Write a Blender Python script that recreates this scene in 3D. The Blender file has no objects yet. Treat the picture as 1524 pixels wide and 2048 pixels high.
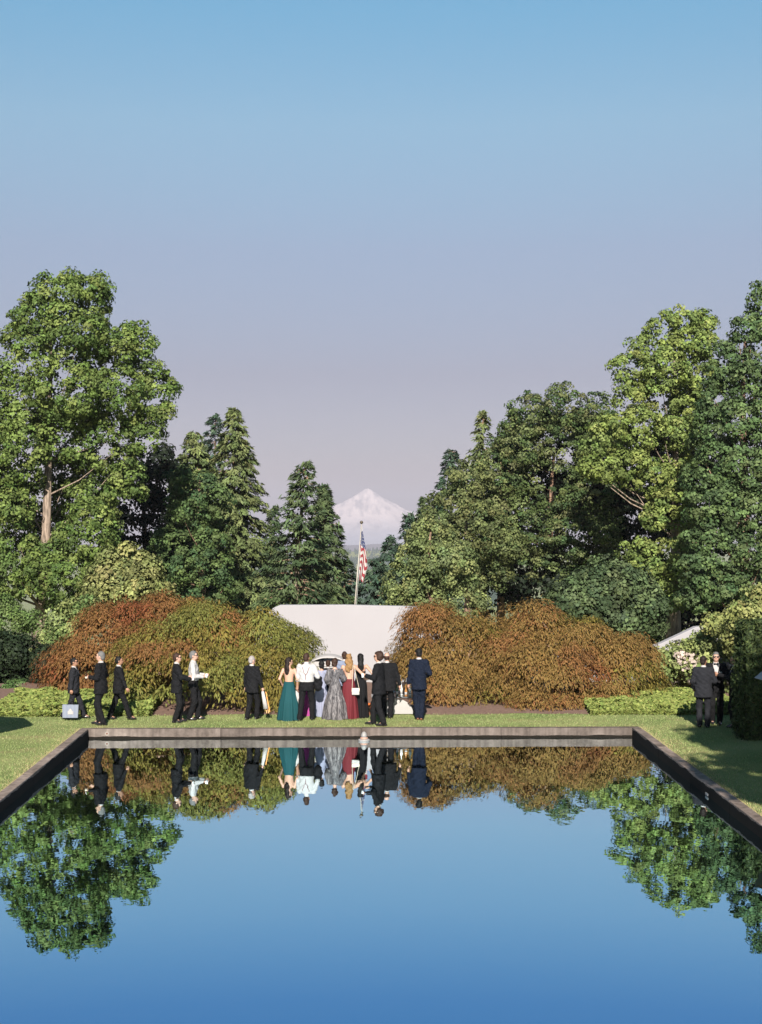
import bpy, math, random
import numpy as np
from mathutils import Matrix, Vector

R = math.radians
SC = bpy.context.scene
COL = SC.collection
rng = np.random.default_rng(7)
random.seed(7)

# ------------------------------------------------------------------ camera
CAM_H = 5.3
FPX = 2926.0                       # focal length in photograph pixels (80 mm on 56 mm film height)
YAW, PITCH = math.atan(59 / FPX), math.atan(9 / FPX)
cam_data = bpy.data.cameras.new('camera')
cam_data.sensor_fit = 'VERTICAL'
cam_data.sensor_height = 56.0
cam_data.lens = 80.0
cam_data.clip_start = 0.1
cam_data.clip_end = 80000.0
cam = bpy.data.objects.new('camera', cam_data)
COL.objects.link(cam)
cam.location = (0, 0, CAM_H)
cam.rotation_euler = (R(90) + PITCH, 0, -YAW)
SC.camera = cam

# ------------------------------------------------------------------ sky and sun
SUN_EL, SUN_AZ = R(30.0), R(3.0)   # light travels along +Y, turned a little to +X, and down
world = bpy.data.worlds.new('World')
SC.world = world
world.use_nodes = True
wn, wl = world.node_tree.nodes, world.node_tree.links
bg = wn['Background']
sky = wn.new('ShaderNodeTexSky')
sky.sky_type = 'NISHITA'
sky.sun_disc = False
sky.sun_elevation = SUN_EL
sky.sun_rotation = R(180) + SUN_AZ
sky.altitude = 100
sky.air_density = 1.0
sky.dust_density = 0.6
sky.ozone_density = 2.2
# evening tint of the air by height above the horizon, the same all round
SKY_TINT = [(0.0, (.42, .34, .46)), (0.045, (.43, .365, .46)), (0.096, (.475, .37, .415)), (0.179, (.66, .565, .56)), (0.259, (.785, .845, .755)), (0.33, (.63, .94, .885)), (1.0, (.56, .88, .90))]
tcw = wn.new('ShaderNodeTexCoord'); spw = wn.new('ShaderNodeSeparateXYZ'); rmp = wn.new('ShaderNodeValToRGB'); mulw = wn.new('ShaderNodeMix')
wl.new(tcw.outputs['Generated'], spw.inputs[0]); wl.new(spw.outputs['Z'], rmp.inputs[0])
mulw.data_type = 'RGBA'; mulw.blend_type = 'MULTIPLY'; mulw.inputs[0].default_value = 1.0
for k_, (p_, c_) in enumerate(SKY_TINT):
    e_ = rmp.color_ramp.elements[0] if k_ == 0 else (rmp.color_ramp.elements[1] if k_ == 1 else rmp.color_ramp.elements.new(p_))
    e_.position = p_; e_.color = (*c_, 1)
wl.new(sky.outputs['Color'], mulw.inputs[6]); wl.new(rmp.outputs[0], mulw.inputs[7]); wl.new(mulw.outputs[2], bg.inputs['Color'])
bg.inputs['Strength'].default_value = 0.0572

sun_data = bpy.data.lights.new('sun', 'SUN')
sun_data.energy = 5.0
sun_data.angle = R(0.53)
sun_data.color = (1.0, 0.93, 0.82)
sun = bpy.data.objects.new('sun', sun_data)
COL.objects.link(sun)
sun_dir = Vector((math.sin(SUN_AZ) * math.cos(SUN_EL), math.cos(SUN_AZ) * math.cos(SUN_EL), -math.sin(SUN_EL)))
sun.rotation_euler = sun_dir.to_track_quat('-Z', 'Y').to_euler()
sun.location = (0, -20, 30)

SC.view_settings.view_transform = 'Standard'
SC.view_settings.look = 'None'
SC.view_settings.gamma = 1.0
SC.view_settings.exposure = 1.4
SC.view_settings.use_curve_mapping = False
SC.render.engine = 'CYCLES'
SC.cycles.max_bounces = 6
SC.cycles.volume_bounces = 0
SC.cycles.diffuse_bounces = 3
SC.cycles.glossy_bounces = 3
SC.cycles.transmission_bounces = 4
SC.cycles.use_denoising = True

# ------------------------------------------------------------------ pixel helpers (photograph pixels, 1524 x 2048)
CM = Matrix.Rotation(-YAW, 3, 'Z') @ Matrix.Rotation(R(90) + PITCH, 3, 'X')
def ray(px, py):
    return CM @ Vector(((px - 762) / FPX, (1024 - py) / FPX, -1.0))
def P(px, py, D):                  # the point seen at that pixel, D metres down the pool axis
    d = ray(px, py)
    return Vector((0, 0, CAM_H)) + d * (D / d.y)
def G(px, py, z=0.0):              # the point of the level z seen at that pixel
    d = ray(px, py)
    return Vector((0, 0, CAM_H)) + d * ((z - CAM_H) / d.z)

# ------------------------------------------------------------------ object helpers
def link(o, parent=None):
    COL.objects.link(o)
    if parent is not None:
        o.parent = parent
    return o
def tag(o, label=None, cat=None, group=None, kind=None):
    if label: o['label'] = label
    if cat: o['category'] = cat
    if group: o['group'] = group
    if kind: o['kind'] = kind
    return o
def thing(name, label, cat, loc=(0, 0, 0), rz=0.0, group=None):
    o = bpy.data.objects.new(name, None)
    o.empty_display_size = 0.2
    link(o)
    o.location = loc
    o.rotation_euler = (0, 0, rz)
    return tag(o, label, cat, group)
def mesh_np(name, V, F, mat, parent=None, smooth=False, col=None, uv=None, loc=None):
    """V (n,3), F (m,k) index array with k = 3 or 4"""
    V = np.asarray(V, np.float32); F = np.asarray(F, np.int32)
    me = bpy.data.meshes.new(name)
    me.vertices.add(len(V)); me.vertices.foreach_set('co', V.ravel())
    k = F.shape[1]
    me.loops.add(F.size); me.loops.foreach_set('vertex_index', F.ravel())
    me.polygons.add(len(F))
    me.polygons.foreach_set('loop_start', np.arange(0, F.size, k, dtype=np.int32))
    if smooth:
        me.polygons.foreach_set('use_smooth', np.ones(len(F), bool))
    if col is not None:
        a = me.attributes.new('Col', 'FLOAT_COLOR', 'POINT')
        c4 = np.ones((len(V), 4), np.float32); c4[:, :3] = col
        a.data.foreach_set('color', c4.ravel())
    me.update(calc_edges=True)
    if uv is not None:
        u = me.uv_layers.new(name='UVMap')
        u.data.foreach_set('uv', np.asarray(uv, np.float32)[F.ravel()].ravel())
    me.materials.append(mat)
    o = bpy.data.objects.new(name, me)
    link(o, parent)
    if loc is not None:
        o.location = loc
    return o
def mesh_py(name, V, F, mat, parent=None, smooth=False):
    me = bpy.data.meshes.new(name)
    me.from_pydata([tuple(v) for v in V], [], [tuple(f) for f in F])
    if smooth:
        for p in me.polygons: p.use_smooth = True
    me.materials.append(mat)
    return link(bpy.data.objects.new(name, me), parent)

class MB:                          # collects simple shapes into one mesh
    def __init__(s): s.V = []; s.F = []
    def box(s, x0, x1, y0, y1, z0, z1):
        b = len(s.V)
        s.V += [(x0,y0,z0),(x1,y0,z0),(x1,y1,z0),(x0,y1,z0),(x0,y0,z1),(x1,y0,z1),(x1,y1,z1),(x0,y1,z1)]
        s.F += [tuple(b+i for i in f) for f in ((0,3,2,1),(4,5,6,7),(0,1,5,4),(1,2,6,5),(2,3,7,6),(3,0,4,7))]
        return s
    def tube(s, pts, radii, n=8, cap=True):
        pts = [Vector(p) for p in pts]
        if not isinstance(radii, (list, tuple)): radii = [radii] * len(pts)
        b = len(s.V)
        for i, p in enumerate(pts):
            t = (pts[min(i+1, len(pts)-1)] - pts[max(i-1, 0)]).normalized()
            a = t.orthogonal().normalized() if i == 0 else (a - t * a.dot(t)).normalized()
            c = t.cross(a)
            for k in range(n):
                q = 2*math.pi*k/n
                s.V.append(tuple(p + (a*math.cos(q) + c*math.sin(q)) * radii[i]))
        for i in range(len(pts)-1):
            for k in range(n):
                s.F.append((b+i*n+k, b+i*n+(k+1)%n, b+(i+1)*n+(k+1)%n, b+(i+1)*n+k))
        if cap:
            s.F.append(tuple(b+k for k in range(n))[::-1])
            s.F.append(tuple(b+(len(pts)-1)*n+k for k in range(n)))
        return s
    def lathe(s, prof, n=20, c=(0,0,0)):           # prof: (r, z) from bottom to top
        b = len(s.V)
        for r, z in prof:
            for k in range(n):
                q = 2*math.pi*k/n
                s.V.append((c[0]+r*math.cos(q), c[1]+r*math.sin(q), c[2]+z))
        for i in range(len(prof)-1):
            for k in range(n):
                s.F.append((b+i*n+k, b+i*n+(k+1)%n, b+(i+1)*n+(k+1)%n, b+(i+1)*n+k))
        s.F.append(tuple(b+k for k in range(n))[::-1])
        s.F.append(tuple(b+(len(prof)-1)*n+k for k in range(n)))
        return s
    def prism(s, poly, y0, y1):                    # poly: (x, z) counter-clockwise seen from -Y
        b = len(s.V); n = len(poly)
        s.V += [(x, y0, z) for x, z in poly] + [(x, y1, z) for x, z in poly]
        s.F.append(tuple(b+i for i in range(n)))
        s.F.append(tuple(b+n+i for i in range(n))[::-1])
        for i in range(n):
            j = (i+1) % n
            s.F.append((b+j, b+i, b+n+i, b+n+j))
        return s
    def ellipsoid(s, c, r, nu=12, nv=8, fn=None):
        b = len(s.V)
        for j in range(nv+1):
            th = math.pi*j/nv
            for i in range(nu):
                ph = 2*math.pi*i/nu
                v = (math.sin(th)*math.cos(ph), math.sin(th)*math.sin(ph), math.cos(th))
                v = Vector((v[0]*r[0], v[1]*r[1], v[2]*r[2]))
                if fn: v = fn(v)
                s.V.append((c[0]+v[0], c[1]+v[1], c[2]+v[2]))
        for j in range(nv):
            for i in range(nu):
                s.F.append((b+j*nu+i, b+(j+1)*nu+i, b+(j+1)*nu+(i+1)%nu, b+j*nu+(i+1)%nu))
        return s
    def build(s, name, mat, parent=None, smooth=False, bevel=0):
        o = mesh_py(name, s.V, s.F, mat, parent, smooth)
        if bevel:
            m = o.modifiers.new('bevel', 'BEVEL'); m.width = bevel; m.segments = 2; m.limit_method = 'ANGLE'
        return o

# ------------------------------------------------------------------ materials
def new_mat(name):
    m = bpy.data.materials.new(name)
    m.use_nodes = True
    return m, m.node_tree.nodes, m.node_tree.links, m.node_tree.nodes['Principled BSDF']
def plain(name, color, rough=0.6, spec=0.3, metal=0.0, var=0.12, scale=8.0, bump=0.0, sheen=0.0):
    m, n, l, b = new_mat(name)
    tc = n.new('ShaderNodeTexCoord')
    no = n.new('ShaderNodeTexNoise'); no.inputs['Scale'].default_value = scale; no.inputs['Detail'].default_value = 5
    l.new(tc.outputs['Object'], no.inputs['Vector'])
    mx = n.new('ShaderNodeMix'); mx.data_type = 'RGBA'
    mx.inputs[6].default_value = (*[c*(1-var) for c in color], 1)
    mx.inputs[7].default_value = (*[min(1, c*(1+var)) for c in color], 1)
    l.new(no.outputs['Fac'], mx.inputs[0]); l.new(mx.outputs[2], b.inputs['Base Color'])
    b.inputs['Roughness'].default_value = rough
    b.inputs['Specular IOR Level'].default_value = spec
    b.inputs['Metallic'].default_value = metal
    if sheen: b.inputs['Sheen Weight'].default_value = sheen
    if bump:
        bp = n.new('ShaderNodeBump'); bp.inputs['Strength'].default_value = bump; bp.inputs['Distance'].default_value = 0.02
        l.new(no.outputs['Fac'], bp.inputs['Height']); l.new(bp.outputs['Normal'], b.inputs['Normal'])
    return m
def leaf_mat(name, tint=(1, 1, 1), trans=0.25, rough=0.55, spec=0.08):
    """leaf colour comes from the per-leaf attribute 'Col'"""
    m, n, l, b = new_mat(name)
    at = n.new('ShaderNodeAttribute'); at.attribute_name = 'Col'
    mu = n.new('ShaderNodeMix'); mu.data_type = 'RGBA'; mu.blend_type = 'MULTIPLY'; mu.inputs[0].default_value = 1
    l.new(at.outputs['Color'], mu.inputs[6]); mu.inputs[7].default_value = (*tint, 1)
    l.new(mu.outputs[2], b.inputs['Base Color'])
    b.inputs['Roughness'].default_value = rough
    b.inputs['Specular IOR Level'].default_value = spec
    tr = n.new('ShaderNodeBsdfTranslucent'); l.new(mu.outputs[2], tr.inputs['Color'])
    ms = n.new('ShaderNodeMixShader'); ms.inputs[0].default_value = trans
    l.new(b.outputs[0], ms.inputs[1]); l.new(tr.outputs[0], ms.inputs[2])
    l.new(ms.outputs[0], n['Material Output'].inputs['Surface'])
    return m
def bark_mat(name, c0, c1):
    m, n, l, b = new_mat(name)
    tc = n.new('ShaderNodeTexCoord'); mp = n.new('ShaderNodeMapping'); mp.inputs['Scale'].default_value = (6, 6, 1.2)
    no = n.new('ShaderNodeTexNoise'); no.inputs['Scale'].default_value = 1.5; no.inputs['Detail'].default_value = 6
    l.new(tc.outputs['Object'], mp.inputs['Vector']); l.new(mp.outputs[0], no.inputs['Vector'])
    cr = n.new('ShaderNodeValToRGB')
    cr.color_ramp.elements[0].position = 0.35; cr.color_ramp.elements[0].color = (*c0, 1)
    cr.color_ramp.elements[1].position = 0.65; cr.color_ramp.elements[1].color = (*c1, 1)
    l.new(no.outputs['Fac'], cr.inputs[0]); l.new(cr.outputs[0], b.inputs['Base Color'])
    bp = n.new('ShaderNodeBump'); bp.inputs['Strength'].default_value = 0.7; bp.inputs['Distance'].default_value = 0.05
    l.new(no.outputs['Fac'], bp.inputs['Height']); l.new(bp.outputs[0], b.inputs['Normal'])
    b.inputs['Roughness'].default_value = 0.9
    return m

M = {}
M['leaf'] = leaf_mat('leaf')
M['needle'] = leaf_mat('needle', trans=0.12, spec=0.06)
M['maple_leaf'] = leaf_mat('maple_leaf', trans=0.3, spec=0.04)
M['bark_grey'] = bark_mat('bark_grey', (0.075, 0.056, 0.042), (0.25, 0.19, 0.15))
M['bark_brown'] = bark_mat('bark_brown', (0.06, 0.035, 0.025), (0.24, 0.15, 0.10))

def grass_material():
    m, n, l, b = new_mat('lawn_grass')
    tc = n.new('ShaderNodeTexCoord')
    n1 = n.new('ShaderNodeTexNoise'); n1.inputs['Scale'].default_value = 0.55; n1.inputs['Detail'].default_value = 4
    n2 = n.new('ShaderNodeTexNoise'); n2.inputs['Scale'].default_value = 38; n2.inputs['Detail'].default_value = 6; n2.inputs['Roughness'].default_value = 0.75
    for x in (n1, n2): l.new(tc.outputs['Object'], x.inputs['Vector'])
    c1 = n.new('ShaderNodeValToRGB')
    c1.color_ramp.elements[0].position = 0.32; c1.color_ramp.elements[0].color = (0.118, 0.158, 0.056, 1)
    c1.color_ramp.elements[1].position = 0.70; c1.color_ramp.elements[1].color = (0.222, 0.230, 0.102, 1)
    l.new(n1.outputs['Fac'], c1.inputs[0])
    c2 = n.new('ShaderNodeValToRGB')
    c2.color_ramp.elements[0].position = 0.30; c2.color_ramp.elements[0].color = (0.45, 0.5, 0.4, 1)
    c2.color_ramp.elements[1].position = 0.66; c2.color_ramp.elements[1].color = (1.3, 1.28, 1.25, 1)
    l.new(n2.outputs['Fac'], c2.inputs[0])
    mu = n.new('ShaderNodeMix'); mu.data_type = 'RGBA'; mu.blend_type = 'MULTIPLY'; mu.inputs[0].default_value = 0.75
    l.new(c1.outputs[0], mu.inputs[6]); l.new(c2.outputs[0], mu.inputs[7])
    # straw-coloured worn patches
    n3 = n.new('ShaderNodeTexNoise'); n3.inputs['Scale'].default_value = 0.8; n3.inputs['Detail'].default_value = 3
    m3 = n.new('ShaderNodeMapping'); m3.inputs['Location'].default_value = (3.1, 7.7, 0); l.new(tc.outputs['Object'], m3.inputs[0]); l.new(m3.outputs[0], n3.inputs['Vector'])
    r3 = n.new('ShaderNodeMapRange'); r3.inputs['From Min'].default_value = 0.56; r3.inputs['From Max'].default_value = 0.72; r3.inputs['To Max'].default_value = 0.7
    l.new(n3.outputs['Fac'], r3.inputs['Value'])
    w3 = n.new('ShaderNodeMix'); w3.data_type = 'RGBA'; l.new(r3.outputs[0], w3.inputs[0]); l.new(mu.outputs[2], w3.inputs[6]); w3.inputs[7].default_value = (0.215, 0.175, 0.088, 1)
    l.new(w3.outputs[2], b.inputs['Base Color'])
    b.inputs['Roughness'].default_value = 0.9; b.inputs['Specular IOR Level'].default_value = 0.04
    bp = n.new('ShaderNodeBump'); bp.inputs['Strength'].default_value = 0.9; bp.inputs['Distance'].default_value = 0.03
    l.new(n2.outputs['Fac'], bp.inputs['Height']); l.new(bp.outputs[0], b.inputs['Normal'])
    return m
M['grass'] = grass_material()

def concrete_material(name='kerb_concrete', stain_shade=-0.21, rise=0.10, pale=1.0):
    m, n, l, b = new_mat(name)
    tc = n.new('ShaderNodeTexCoord')
    n1 = n.new('ShaderNodeTexNoise'); n1.inputs['Scale'].default_value = 1.3; n1.inputs['Detail'].default_value = 7; n1.inputs['Roughness'].default_value = 0.7
    n2 = n.new('ShaderNodeTexNoise'); n2.inputs['Scale'].default_value = 30; n2.inputs['Detail'].default_value = 5
    for x in (n1, n2): l.new(tc.outputs['Object'], x.inputs['Vector'])
    cr = n.new('ShaderNodeValToRGB')
    cr.color_ramp.elements[0].position = 0.30; cr.color_ramp.elements[0].color = (0.050*pale, 0.039*pale, 0.033*pale, 1)
    cr.color_ramp.elements[1].position = 0.68; cr.color_ramp.elements[1].color = (0.142*pale, 0.113*pale, 0.099*pale, 1)
    l.new(n1.outputs['Fac'], cr.inputs[0])
    # algae and damp stain at water line; on side kerbs, painted shade
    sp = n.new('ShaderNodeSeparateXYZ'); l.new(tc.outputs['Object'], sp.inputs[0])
    ad = n.new('ShaderNodeMath'); ad.operation = 'MULTIPLY_ADD'; ad.inputs[1].default_value = rise; ad.inputs[2].default_value = stain_shade
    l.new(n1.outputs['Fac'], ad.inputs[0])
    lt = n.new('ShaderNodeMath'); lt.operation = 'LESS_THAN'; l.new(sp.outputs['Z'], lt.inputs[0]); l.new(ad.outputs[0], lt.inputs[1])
    oi = n.new('ShaderNodeObjectInfo'); mr = n.new('ShaderNodeMapRange'); mr.inputs['To Min'].default_value = 0.78; mr.inputs['To Max'].default_value = 1.2
    l.new(oi.outputs['Random'], mr.inputs['Value'])
    # pale mineral streaks run down each cast segment
    st = n.new('ShaderNodeTexNoise'); st.inputs['Scale'].default_value = 1.0; st.inputs['Detail'].default_value = 4
    ms = n.new('ShaderNodeMapping'); ms.inputs['Scale'].default_value = (7, 7, 0.8); l.new(tc.outputs['Object'], ms.inputs[0]); l.new(ms.outputs[0], st.inputs['Vector'])
    s2 = n.new('ShaderNodeMapRange'); s2.inputs['From Min'].default_value = 0.35; s2.inputs['From Max'].default_value = 0.7; s2.inputs['To Min'].default_value = 0.72; s2.inputs['To Max'].default_value = 1.3
    l.new(st.outputs['Fac'], s2.inputs['Value'])
    mm = n.new('ShaderNodeMath'); mm.operation = 'MULTIPLY'; l.new(mr.outputs[0], mm.inputs[0]); l.new(s2.outputs[0], mm.inputs[1])
    sc_ = n.new('ShaderNodeVectorMath'); sc_.operation = 'SCALE'; l.new(cr.outputs[0], sc_.inputs[0]); l.new(mm.outputs[0], sc_.inputs['Scale'])
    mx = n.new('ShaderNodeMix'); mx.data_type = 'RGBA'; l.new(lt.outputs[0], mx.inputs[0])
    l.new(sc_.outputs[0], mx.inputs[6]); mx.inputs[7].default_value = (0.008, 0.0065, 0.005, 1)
    l.new(mx.outputs[2], b.inputs['Base Color'])
    b.inputs['Roughness'].default_value = 0.9; b.inputs['Specular IOR Level'].default_value = 0.08
    bp = n.new('ShaderNodeBump'); bp.inputs['Strength'].default_value = 0.5; bp.inputs['Distance'].default_value = 0.01
    l.new(n2.outputs['Fac'], bp.inputs['Height']); l.new(bp.outputs[0], b.inputs['Normal'])
    return m
M['concrete'] = concrete_material()
M['concrete_shaded'] = concrete_material('kerb_concrete_shaded', -0.12, 0.22, 1.65)  # side kerbs: shade of the inner faces painted near-black, tops lightened

def water_material():
    m, n, l, b = new_mat('pool_water')
    n.remove(b)
    tc = n.new('ShaderNodeTexCoord'); mp = n.new('ShaderNodeMapping'); mp.inputs['Scale'].default_value = (1.0, 0.6, 1)
    n1 = n.new('ShaderNodeTexNoise'); n1.inputs['Scale'].default_value = 2.2; n1.inputs['Detail'].default_value = 3
    l.new(tc.outputs['Object'], mp.inputs[0]); l.new(mp.outputs[0], n1.inputs['Vector'])
    bp = n.new('ShaderNodeBump'); bp.inputs['Strength'].default_value = 0.25; bp.inputs['Distance'].default_value = 0.006
    l.new(n1.outputs['Fac'], bp.inputs['Height'])
    # dark blue-tinted water: reflects almost everything at a glancing angle, little when looked into
    ge = n.new('ShaderNodeNewGeometry'); dt = n.new('ShaderNodeVectorMath'); dt.operation = 'DOT_PRODUCT'
    l.new(ge.outputs['Incoming'], dt.inputs[0]); l.new(ge.outputs['True Normal'], dt.inputs[1])
    cr = n.new('ShaderNodeValToRGB'); e = cr.color_ramp.elements
    e[0].position = 0.0; e[0].color = (1, 1, 1, 1)
    e[1].position = 1.0; e[1].color = (0.03, 0.04, 0.06, 1)
    for p, c in ((0.14, (.84, .93, .97, 1)), (0.206, (.655, .85, .90, 1)), (0.314, (.31, .475, .69, 1)), (0.6, (.08, .14, .22, 1))):
        x = e.new(p); x.color = c
    l.new(dt.outputs['Value'], cr.inputs[0])
    gl = n.new('ShaderNodeBsdfGlossy'); gl.inputs['Roughness'].default_value = 0.0
    l.new(cr.outputs[0], gl.inputs['Color']); l.new(bp.outputs[0], gl.inputs['Normal'])
    l.new(gl.outputs[0], n['Material Output'].inputs['Surface'])
    return m
M['water'] = water_material()
M['basin'] = plain('basin_black', (0.012, 0.012, 0.014), 0.9)
M['wall'] = plain('white_render', (0.232, 0.222, 0.236), 0.85, 0.1, var=0.08, scale=0.7, bump=0.08)
M['mulch'] = plain('bark_mulch', (0.125, 0.080, 0.064), 0.95, 0.1, var=0.55, scale=14, bump=0.8)
M['white_cloth'] = plain('white_cloth', (0.27, 0.255, 0.253), 0.8, 0.1, var=0.05)
M['white_paint'] = plain('white_paint', (0.25, 0.24, 0.237), 0.5, 0.3, var=0.05)

# ------------------------------------------------------------------ terrain
def terrain_z(y):
    return np.interp(y, [46, 60, 95, 170, 600, 3500, 5700, 6000, 6400, 8000, 14000, 30000],
                        [0, -0.6, -3.0, -13, -95, -190, -160, -141, -175, -330, -430, -445])
KIN_D = G(703, 1459).y                       # far inner edge of the kerb
PX0 = G(180.5, 1457.5).x; PX1 = G(1267, 1459.5).x
PY0, PY1 = 5.0, KIN_D
WZ = -0.21                                   # water level
KW = 0.21                                    # kerb width
def build_ground():
    xs = np.unique(np.r_[-14000, -6000, -2500, -1000, -400, -200, -120, -80, -50, -30, np.linspace(-22, 22, 23), 30, 50, 80, 120, 200, 400, 1000, 2500, 6000, 14000, PX0-KW, PX1+KW])
    ys = np.unique(np.r_[-60, -30, -10, 0, np.arange(4, 46, 2.0), np.arange(46, 100, 4), np.arange(100, 180, 10), 220, 300, 400, 600, 1000, 2000, 3500, 4600, 5700, 6000, 6400, 8000, 11000, 14000, 20000, 27000, PY0-KW, PY1+KW])
    X, Y = np.meshgrid(xs, ys, indexing='ij')
    Z = terrain_z(Y)
    far = np.clip((Y - 300) / 800, 0, 1)
    Z = Z + far * (18*np.sin(X*0.0021+1.0) + 11*np.sin(X*0.0057+Y*0.003)) * np.where((Y > 5000) & (Y < 7000), 0.35, 1.0)
    V = np.stack([X, Y, Z], -1).reshape(-1, 3)
    ny = len(ys); F = []
    for i in range(len(xs)-1):
        for j in range(ny-1):
            cx, cy = (xs[i]+xs[i+1])/2, (ys[j]+ys[j+1])/2
            if PX0-KW < cx < PX1+KW and PY0-KW < cy < PY1+KW: continue
            F.append((i*ny+j, (i+1)*ny+j, (i+1)*ny+j+1, i*ny+j+1))
    o = mesh_np('ground', V, F, M['grass'])
    tag(o, 'mown pale green lawn around the reflecting pool', 'lawn', kind='structure')
build_ground()

# pool: basin, water, kerb in cast segments
b = MB(); b.box(PX0-KW+.01, PX1+KW-.01, PY0-KW+.01, PY1+KW-.01, -1.1, -1.0)
tag(b.build('pool_floor', M['basin']), 'black floor of the reflecting pool', 'pool floor', kind='structure')
w = mesh_np('water', [(PX0, PY0, WZ), (PX1, PY0, WZ), (PX1, PY1, WZ), (PX0, PY1, WZ)], [(0, 1, 2, 3)], M['water'])
tag(w, 'still dark water of the reflecting pool', 'water', kind='structure')
kerb = thing('pool_kerb', 'worn grey concrete kerb around the reflecting pool', 'kerb', (0, 0, 0)); kerb['kind'] = 'structure'
def kerb_run(along, fixed0, fixed1, a0, a1, seg, mat='concrete'):
    n = max(1, round((a1-a0)/seg)); st = (a1-a0)/n
    for i in range(n):
        u0, u1 = a0+i*st+0.003, a0+(i+1)*st-0.003
        dz = random.uniform(-0.004, 0.006)
        q = MB()
        if along == 'x': q.box(u0, u1, fixed0, fixed1, -1.0, 0.03+dz)
        else: q.box(fixed0, fixed1, u0, u1, -1.0, 0.03+dz)
        o = q.build('kerb_segment', M[mat], kerb, bevel=0.012)
kerb_run('x', PY1, PY1+KW, PX0-KW, PX1+KW, 3.4)
kerb_run('x', PY0-KW, PY0, PX0-KW, PX1+KW, 3.4)
kerb_run('y', PX0-KW, PX0, PY0+.002, PY1-.002, 3.1, 'concrete_shaded')
kerb_run('y', PX1, PX1+KW, PY0+.002, PY1-.002, 3.1, 'concrete_shaded')

# mulch bed behind the lawn
BED0 = G(703, 1429).y
def bed():
    xs = np.linspace(-13, 14, 110); ys = np.r_[np.linspace(0, 1, 6), 2, 4, 6, 7.0]
    edge = BED0 + 0.10*np.sin(xs*1.7) + 0.06*np.sin(xs*4.3+1)
    V = [(x, e+y, 0.004 + (0.06*min(1, y/1.2) + 0.02*math.sin(x*3+y*2)*min(1, y))) for x, e in zip(xs, edge) for y in ys]
    n = len(ys)
    F = [(i*n+j, (i+1)*n+j, (i+1)*n+j+1, i*n+j+1) for i in range(len(xs)-1) for j in range(n-1)]
    tag(mesh_np('garden_bed', V, F, M['mulch'], smooth=True), 'brown mulch bed under the spreading maples', 'garden bed', kind='structure')
bed()

# ------------------------------------------------------------------ far hills, mountain, haze
def vnoise(x, y, seed=0):
    """smooth value noise on arrays"""
    xi, yi = np.floor(x).astype(np.int64), np.floor(y).astype(np.int64)
    fx, fy = x-xi, y-yi
    fx, fy = fx*fx*(3-2*fx), fy*fy*(3-2*fy)
    def h(a, b_):
        n = (a*374761393 + b_*668265263 + seed*974711) & 0x7fffffff
        n = ((n ^ (n >> 13)) * 1274126177) & 0x7fffffff
        return (n ^ (n >> 16)) / 0x7fffffff
    return (h(xi, yi)*(1-fx)+h(xi+1, yi)*fx)*(1-fy) + (h(xi, yi+1)*(1-fx)+h(xi+1, yi+1)*fx)*fy
def fbm(x, y, seed=0, oct=5):
    s = 0; a = 0.5
    for i in range(oct):
        s = s + a*vnoise(x*2**i, y*2**i, seed+i); a *= 0.5
    return s
def mountain():
    pk = P(735, 976, 20000)
    n = 120
    g = np.linspace(-2600, 2600, n)
    X, Y = np.meshgrid(g, g, indexing='ij')
    r = np.hypot(X, Y*0.9); az = np.arctan2(Y, X)
    rid = 1-np.abs(2*fbm(np.cos(az)*2.3+r*0.0006+7, np.sin(az)*2.3+5, 3, 4)-1)
    Z = -440 + (pk.z+440)*np.exp(-np.maximum(0, r-25)/(1120+300*(rid-.55)))
    Z += (fbm(X*0.004+31, Y*0.004+9, 11, 5)-.5)*np.clip(r/300, .12, 1)*130*np.exp(-r/1500)
    V = np.stack([X+pk.x, Y+20000, Z-3], -1).reshape(-1, 3)
    ii, jj = np.meshgrid(np.arange(n-1), np.arange(n-1), indexing='ij'); ii = ii.ravel(); jj = jj.ravel()
    F = np.stack([ii*n+jj, (ii+1)*n+jj, (ii+1)*n+jj+1, ii*n+jj+1], -1)
    m, nn, l, bs = new_mat('snow_rock_haze')
    tc = nn.new('ShaderNodeTexCoord')
    no = nn.new('ShaderNodeTexNoise'); no.inputs['Scale'].default_value = 0.006; no.inputs['Detail'].default_value = 7
    mp = nn.new('ShaderNodeMapping'); mp.inputs['Scale'].default_value = (1.7, 0.5, 0.4)
    l.new(tc.outputs['Object'], mp.inputs[0]); l.new(mp.outputs[0], no.inputs['Vector'])
    cr = nn.new('ShaderNodeValToRGB')
    cr.color_ramp.elements[0].position = 0.48; cr.color_ramp.elements[0].color = (0.68, 0.57, 0.57, 1)
    cr.color_ramp.elements[1].position = 0.66; cr.color_ramp.elements[1].color = (0.33, 0.29, 0.31, 1)
    l.new(no.outputs['Fac'], cr.inputs[0])
    sp = nn.new('ShaderNodeSeparateXYZ'); l.new(tc.outputs['Object'], sp.inputs[0])
    nb = nn.new('ShaderNodeMath'); nb.operation = 'MULTIPLY_ADD'; nb.inputs[1].default_value = 260; l.new(no.outputs['Fac'], nb.inputs[0]); l.new(sp.outputs['Z'], nb.inputs[2])
    mr = nn.new('ShaderNodeMapRange'); mr.inputs['From Min'].default_value = -130; mr.inputs['From Max'].default_value = 130
    l.new(nb.outputs[0], mr.inputs['Value'])
    mx = nn.new('ShaderNodeMix'); mx.data_type = 'RGBA'; l.new(mr.outputs[0], mx.inputs[0])
    mx.inputs[6].default_value = (0.34, 0.35, 0.43, 1); l.new(cr.outputs[0], mx.inputs[7])  # haze put into the colours: pale blue base, softened snow and rock
    l.new(mx.outputs[2], bs.inputs['Base Color']); bs.inputs['Roughness'].default_value = 0.9
    tag(mesh_np('mountain', V, F, m, smooth=True), 'snow-capped volcanic mountain fading into haze on the horizon', 'mountain', kind='structure')
mountain()

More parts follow.
